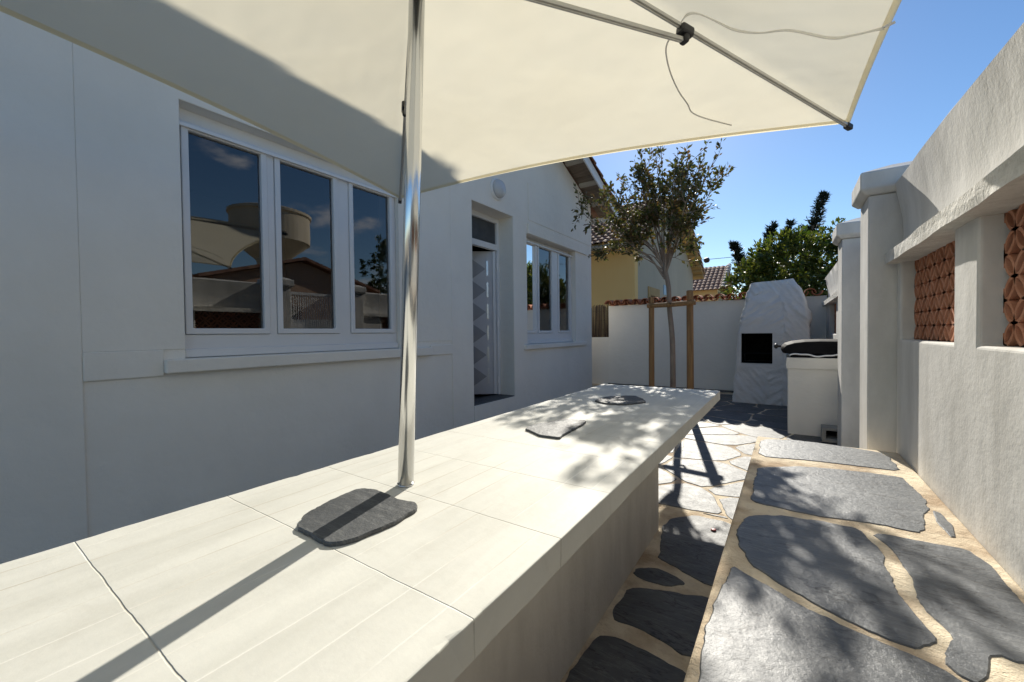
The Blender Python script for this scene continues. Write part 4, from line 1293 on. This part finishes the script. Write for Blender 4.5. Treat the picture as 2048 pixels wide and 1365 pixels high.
# ------------------------------------------------------------------ planting and houses beyond the back wall
def bush(name, label, cat, blobs, nleaf, l0, l1, m, stems, seed, tipz=None, group=None):
    rg = random.Random(seed)
    T_ = thing(name, label, cat, (blobs[0][0], blobs[0][1], 0), group)
    b_ = MB(); tot = sum(b[3]*b[4]*b[5] for b in blobs)
    for (x, y, z, rx, ry, rz) in blobs:
        n_ = int(nleaf*rx*ry*rz/tot)
        nc = max(6, n_//26)
        for c in range(nc):
            d = rvec(rg); q = rg.uniform(.62, 1.0)**.6
            bump_ = 1+.16*mnoise.noise(Vector((d.x*2.4+seed, d.y*2.4, d.z*2.4)))*2
            cp0 = Vector((x+d.x*rx*q*bump_, y+d.y*ry*q*bump_, z+d.z*rz*q*bump_))
            for _ in range(26):
                p0 = cp0+rvec(rg)*rg.uniform(0, .20)
                l = rg.uniform(l0, l1)
                leaf(b_, p0, (d+rvec(rg)*.9+Vector((0, 0, -.1))), rvec(rg)+Vector((0, 0, .9))+d*.5, l, l*rg.uniform(.38, .52))
    b_.build('crown', m, T_, recalc=False)
    s_ = MB()
    for a, b in stems: s_.tube(bez([a, (Vector(a)+Vector(b))/2+Vector((.1, .05, 0)), b], 4), [.09-.05*i/8 for i in range(9)], 7)
    s_.build('trunk', 'bark', T_, smooth=True)
    return T_
bush('leafy_shrub', 'big bright green leafy shrub rising behind the plaster hearth', 'shrub',
     [(.2, 11.2, 2.2, 1.15, 1.0, 1.15), (-.65, 11.0, 1.75, .62, .8, .95), (1.2, 11.4, 2.35, 1.1, .9, 1.05), (-.2, 11.0, 2.55, .6, .6, .5)], 15000, .09, .17, 'hedgeleaf',
     [((.2, 11.3, 0), (.2, 11.3, 2.4)), ((-.5, 11.1, 0), (-.6, 11.1, 1.9)), ((1.1, 11.4, 0), (1.2, 11.4, 2.4))], 4)
def conifer_spire(name, label, base, tip, r, n_, seed, group):
    rg = random.Random(seed)
    T_ = thing(name, label, 'conifer', (base[0], base[1], 0), group)
    base, tip = Vector(base), Vector(tip)
    path = bez([base, base.lerp(tip, .45)+Vector((-.10, 0, .05)), base.lerp(tip, .75)+Vector((-.06, 0, 0)), tip], 6)
    b_ = MB(); N = len(path)
    for k in range(n_//9):
        t = rg.random()**1.15; i = min(int(t*(N-1)), N-2)
        p0 = path[i].lerp(path[i+1], t*(N-1)-i)
        ln_ = (r*(1-t)**.8*rg.uniform(.45, 1.15)+.06)
        a = rg.uniform(0, 2*math.pi)
        d = (Vector((math.cos(a), math.sin(a), .45))+Vector((.35, 0, .1))).normalized()
        for q in range(11):
            u = (q+1)/11
            p1 = p0+d*ln_*u+rvec(rg)*.025
            leaf(b_, p1, (d+rvec(rg)*.65+Vector((.1, 0, .25))), rvec(rg), rg.uniform(.12, .24)*(1.1-.45*u), .026)
            leaf(b_, p0.lerp(p1, .35)+rvec(rg)*.05, rvec(rg)+d, rvec(rg), rg.uniform(.08, .14), .05)
    b_.build('crown', 'cypressleaf', T_, recalc=False)
    s_ = MB(); s_.tube([(base.x, base.y, -.05)]+path, [.14]+[.11*(1-i/(N))+.01 for i in range(N)], 7); s_.build('trunk', 'bark', T_, smooth=True, recalc=False)
    return T_
GC = 'dark conifers behind the leafy shrub'
conifer_spire('conifer', 'tallest dark windswept conifer leaning right above the shrub', (.2, 15.5, 2.0), (.93, 15.5, 5.2), .46, 1200, 3, GC)
conifer_spire('conifer', 'short upright dark conifer tip between two taller ones', (-.1, 15.8, 2.4), (.12, 15.8, 4.62), .28, 600, 5, GC)
conifer_spire('conifer', 'slim dark conifer tip left of centre over the shrub', (-.75, 15.6, 2.4), (-.36, 15.6, 4.58), .28, 600, 7, GC)
conifer_spire('conifer', 'dark conifer bending left at the left end of the shrub', (-.7, 15.2, 2.2), (-1.46, 15.2, 3.98), .42, 900, 9, GC)

NH = thing('neighbour_house', 'yellow and grey rendered house with tiled gable roof beyond the back wall', 'house', (-7, 16.5, 0))
NX, NY0, NY1, NE, NR = -3.72, 12.0, 21.0, 3.90, 6.22
mb = MB(); mb.box(-12.0, NX, NY0, NY0+.3, 0, NE); mb.build('front_wall', 'yellow', NH)
mb = MB()
wall_panel(mb, NX+.001, NX-.3, NY0+.302, NY1, 0, NE, [(13.6, 14.5, .9, 2.35), (17.0, 17.9, .9, 2.2)])
mb.prism([(NX+.001, NY0+.3, NE+.002), (NX+.001, NY1, NE+.002), (NX+.001, 16.5, NR-.05)], (-.3, 0, 0))
mb.build('gable_wall', 'greyrender', NH)
mb = MB(); wall_panel(mb, NX+.03, NX+.003, 13.35, 14.75, .8, 2.62, [(13.6, 14.5, .9, 2.35)]); mb.build('window_surround', 'ochre', NH)
mb = MB(); wall_panel(mb, NX+.03, NX+.003, 16.8, 18.1, .8, 2.4, [(17.0, 17.9, .9, 2.2)]); mb.build('window_surround', 'ochre', NH)
for a, b, c, d in ((13.6, 14.5, .9, 2.35), (17.0, 17.9, .9, 2.2)):
    mb = MB(); mb.box(NX-.12, NX-.08, a+.002, b-.002, c+.002, d-.002); w_ = mb.build('shutter', 'shutter', NH)
mb = MB(); mb.box(NX+.003, NX+.02, 15.35, 15.95, 2.50, 2.85); mb.build('plaque', 'blueplaque', NH)
mb = MB(); sl = (NR-NE)/(16.5-NY0)
VX = NX+.42
for s, ye in ((1, NY0-.45), (-1, NY1+.45)):
    ze = NE-.45*sl
    mb.prism([(VX, ye, ze), (VX, 16.5, NR), (VX, 16.5, NR+.12), (VX, ye, ze+.12)], (-12.5-VX, 0, 0))
RF = mb.build('roof', 'ochre', NH)
mb = MB()
tiled_slope(mb, -12.5, VX-.05, NY0-.5, 16.5, NE-.5*sl+.13, NR+.13)
tiled_slope(mb, -12.5, VX-.05, NY1+.5, 16.5, NE-.5*sl+.13, NR+.13)
mb.build('tile_field', 'rooftile', RF)
mb = MB()
for s, ye in ((1, NY0-.5), (-1, NY1+.5)):
    n_ = 13
    for i in range(n_):
        t0, t1 = i/n_, min(1, (i+1.15)/n_)
        ya, yb = ye+(16.5-ye)*t0, ye+(16.5-ye)*t1
        za, zb = NE-.5*sl+(NR-NE+.5*sl)*t0, NE-.5*sl+(NR-NE+.5*sl)*t1
        barrel_tile(mb, (VX-.03, ya, za+.17), (VX-.03, yb, zb+.145), .13, .105, (0, 0, 1))
mb.build('verge_tile', 'rooftile_pale', RF)
mb = MB()
for i in range(14):
    for s in (1, -1):
        yc = 16.5+s*(i*.34+.2); z = NR-abs(yc-16.5)*sl
        mb = MB(); mb.box(NX+.005, VX-.01, yc-.05, yc+.05, z-.075, z-.001); mb.build('rafter_end', 'ochre', RF)
mb = MB(); mb.tube([(-12.4, NY0-.53, NE-.24), (VX-.05, NY0-.53, NE-.24)], .07, 8); mb.build('gutter', 'palewood', NH)

FH = thing('far_house', 'distant small house with brown tiled roof between gable and shrub', 'house', (-5, 30, 0))
mb = MB(); mb.box(-8.0, -3.55, 28, 34, 0, 3.72); mb.build('wall', 'yellow', FH)
mb = MB(); tiled_slope(mb, -8.2, -3.2, 27.5, 31, 3.66, 5.55, .26, .42, .05); tiled_slope(mb, -8.2, -3.2, 34.5, 31, 3.66, 5.55, .26, .42, .05)
mb.build('roof', 'rooftile', FH)
mb = MB()
for i in range(9):
    t0, t1 = i/9, min(1, (i+1.15)/9)
    barrel_tile(mb, (-3.2, 27.5+3.5*t0, 3.72+1.89*t0), (-3.2, 27.5+3.5*t1, 3.70+1.89*t1), .16, .13, (0, 0, 1))
mb.build('verge_tile', 'rooftile_pale', FH)
mb = MB(); mb.box(-3.549, -3.3, 28.3, 34, 0, 3.6); mb.build('side_wall', 'greyrender', FH)

cb_ = bez([(-3.35, 21.2, 4.55), (-1.5, 21.6, 4.62), (1.5, 22, 4.9), (6, 23, 5.6)], 6)
m_ = MB(); m_.tube(cb_, .012, 5); CBL = m_.build('overhead_cable', 'black', loc=(-3.35, 21.2, 4.55))
tag(CBL, 'thin overhead cable leaving the grey gable eave towards the shrub', 'cable')
m_ = MB(); m_.lathe((-3.28, 21.25, 4.5), [(.05, 0), (.12, .05), (.13, .2), (.06, .26)], (1, 0, .2), 12); m_.build('cable_anchor', 'black', CBL)

# unseen tree added to shade parasol edge and the ground beside the house
bush('added_shade_tree', 'tall dense dark tree added out of view behind the white house to cast shade', 'tree',
[(-6.33, 10.3, 8.3, 1.75, 1.4, 3.0), (-6.38, 10.3, 8.3, 1.3, 1.0, 2.5), (-5.95, 9.25, 4.5, 1.72, .85, 1.9)], 32000, .24, .40, 'darkleaf',
     [((-5.9, 10.3, 0), (-5.75, 10.3, 10.5))], 12)

# ------------------------------------------------------------------ across the street (seen mirrored in the window panes)
OH = thing('salmon_house', 'salmon rendered house with tiled roof across the street, mirrored in the large window', 'house', (11.5, 8.5, 0))
mb = MB(); mb.box(10.4, 15, 6.0, 12.5, 0, 3.35); mb.prism([(10.4, 6.0, 3.352), (10.4, 12.5, 3.352), (10.4, 9.25, 4.28)], (4.6, 0, 0)); mb.build('wall', 'orange_wall', OH)
mb = MB(); mb.prism([(10.1, 5.5, 3.22), (10.1, 9.25, 4.33), (10.1, 9.25, 4.45), (10.1, 5.5, 3.34)], (5.2, 0, 0)); mb.prism([(10.1, 13.0, 3.22), (10.1, 9.25, 4.33), (10.1, 9.25, 4.45), (10.1, 13.0, 3.34)], (5.2, 0, 0))
mb.build('roof', 'rooftile', OH)
mb = MB(); mb.box(10.37, 10.395, 8.3, 9.2, 1.0, 2.4); mb.build('window', 'shutter', OH)
WH = thing('cream_house', 'cream house with flat eaves across the street, mirrored at the left of the large window', 'house', (12, 4, 0))
mb = MB(); mb.box(11.0, 16, 1.0, 5.2, 0, 4.7); mb.build('wall', 'yellow', WH)
mb = MB(); mb.box(10.4, 16.4, .4, 5.9, 4.72, 4.95); mb.build('roof', 'concrete', WH)
mb = MB(); mb.box(12.5, 13.1, 4.0, 4.6, 4.96, 6.0); mb.build('chimney', 'stucco', WH)
GW = MB(); GW.box(7.0, 7.2, 2.0, 18, 0, 1.7)
tag(GW.build('garden_wall', 'stucco', loc=(7.1, 10, 0)), 'plain white garden wall along the far side of the street', 'wall')
WT = thing('water_tower', 'round concrete water tower far across the street, mirrored in the large window', 'water tower', (60, 31.5, 0))
m_ = MB(); m_.lathe((60, 31.5, 0), [(2.2, -.1), (2.0, 12.6), (2.3, 13.1)], (0, 0, 1), 40); m_.build('shaft', 'tower', WT, smooth=True)
m_ = MB(); m_.lathe((60, 31.5, 0), [(2.25, 13.0), (5.0, 15.3), (5.45, 15.6), (5.45, 19.6), (5.7, 19.7), (5.7, 20.1), (5.2, 20.3), (.2, 21)], (0, 0, 1), 48); m_.build('tank', 'tower', WT, bevel=.02)
bush('street_tree', 'dark green tree across the street, mirrored in the right pane of the large window', 'tree',
     [(11.5, 15.2, 4.6, 1.5, 1.5, 1.9), (11.3, 14.6, 3.0, 1.2, 1.4, 1.4), (11.6, 16.2, 3.6, 1.3, 1.4, 1.7)], 7000, .14, .26, 'darkleaf',
     [((11.5, 15.2, 0), (11.5, 15.2, 4.5))], 31)
bush('garden_bush', 'rounded dark bush over the white garden wall across the street', 'bush',
     [(8.4, 6.9, 1.7, .7, .8, .75)], 2500, .09, .16, 'darkleaf', [((8.4, 6.9, 0), (8.4, 6.9, 1.6))], 33)


# ------------------------------------------------------------------ final sizes: groups scaled about the viewpoint they were surveyed from
EYE = Vector((0, 0, CAM_H))
def rescale(root, k):
    root.location = EYE+(root.location-EYE)*k
    done = set()
    stack = [root]
    while stack:
        o = stack.pop()
        if o is not root: o.location = o.location*k
        if o.type == 'MESH' and o.data.name not in done:
            o.data.transform(Matrix.Scale(k, 4)); done.add(o.data.name)
        stack += list(o.children)
for o in [TBL, PAR]+[o for o in COL.objects if o.name.startswith('slate_plate')]: rescale(o, 1.07)
rescale(HOUSE, .93)
for o in (TR, TS): rescale(o, 1.10)
for o in [BW]+[o for o in COL.objects if o.name in ('low_wall', 'reed_screen')]: rescale(o, 1.03)
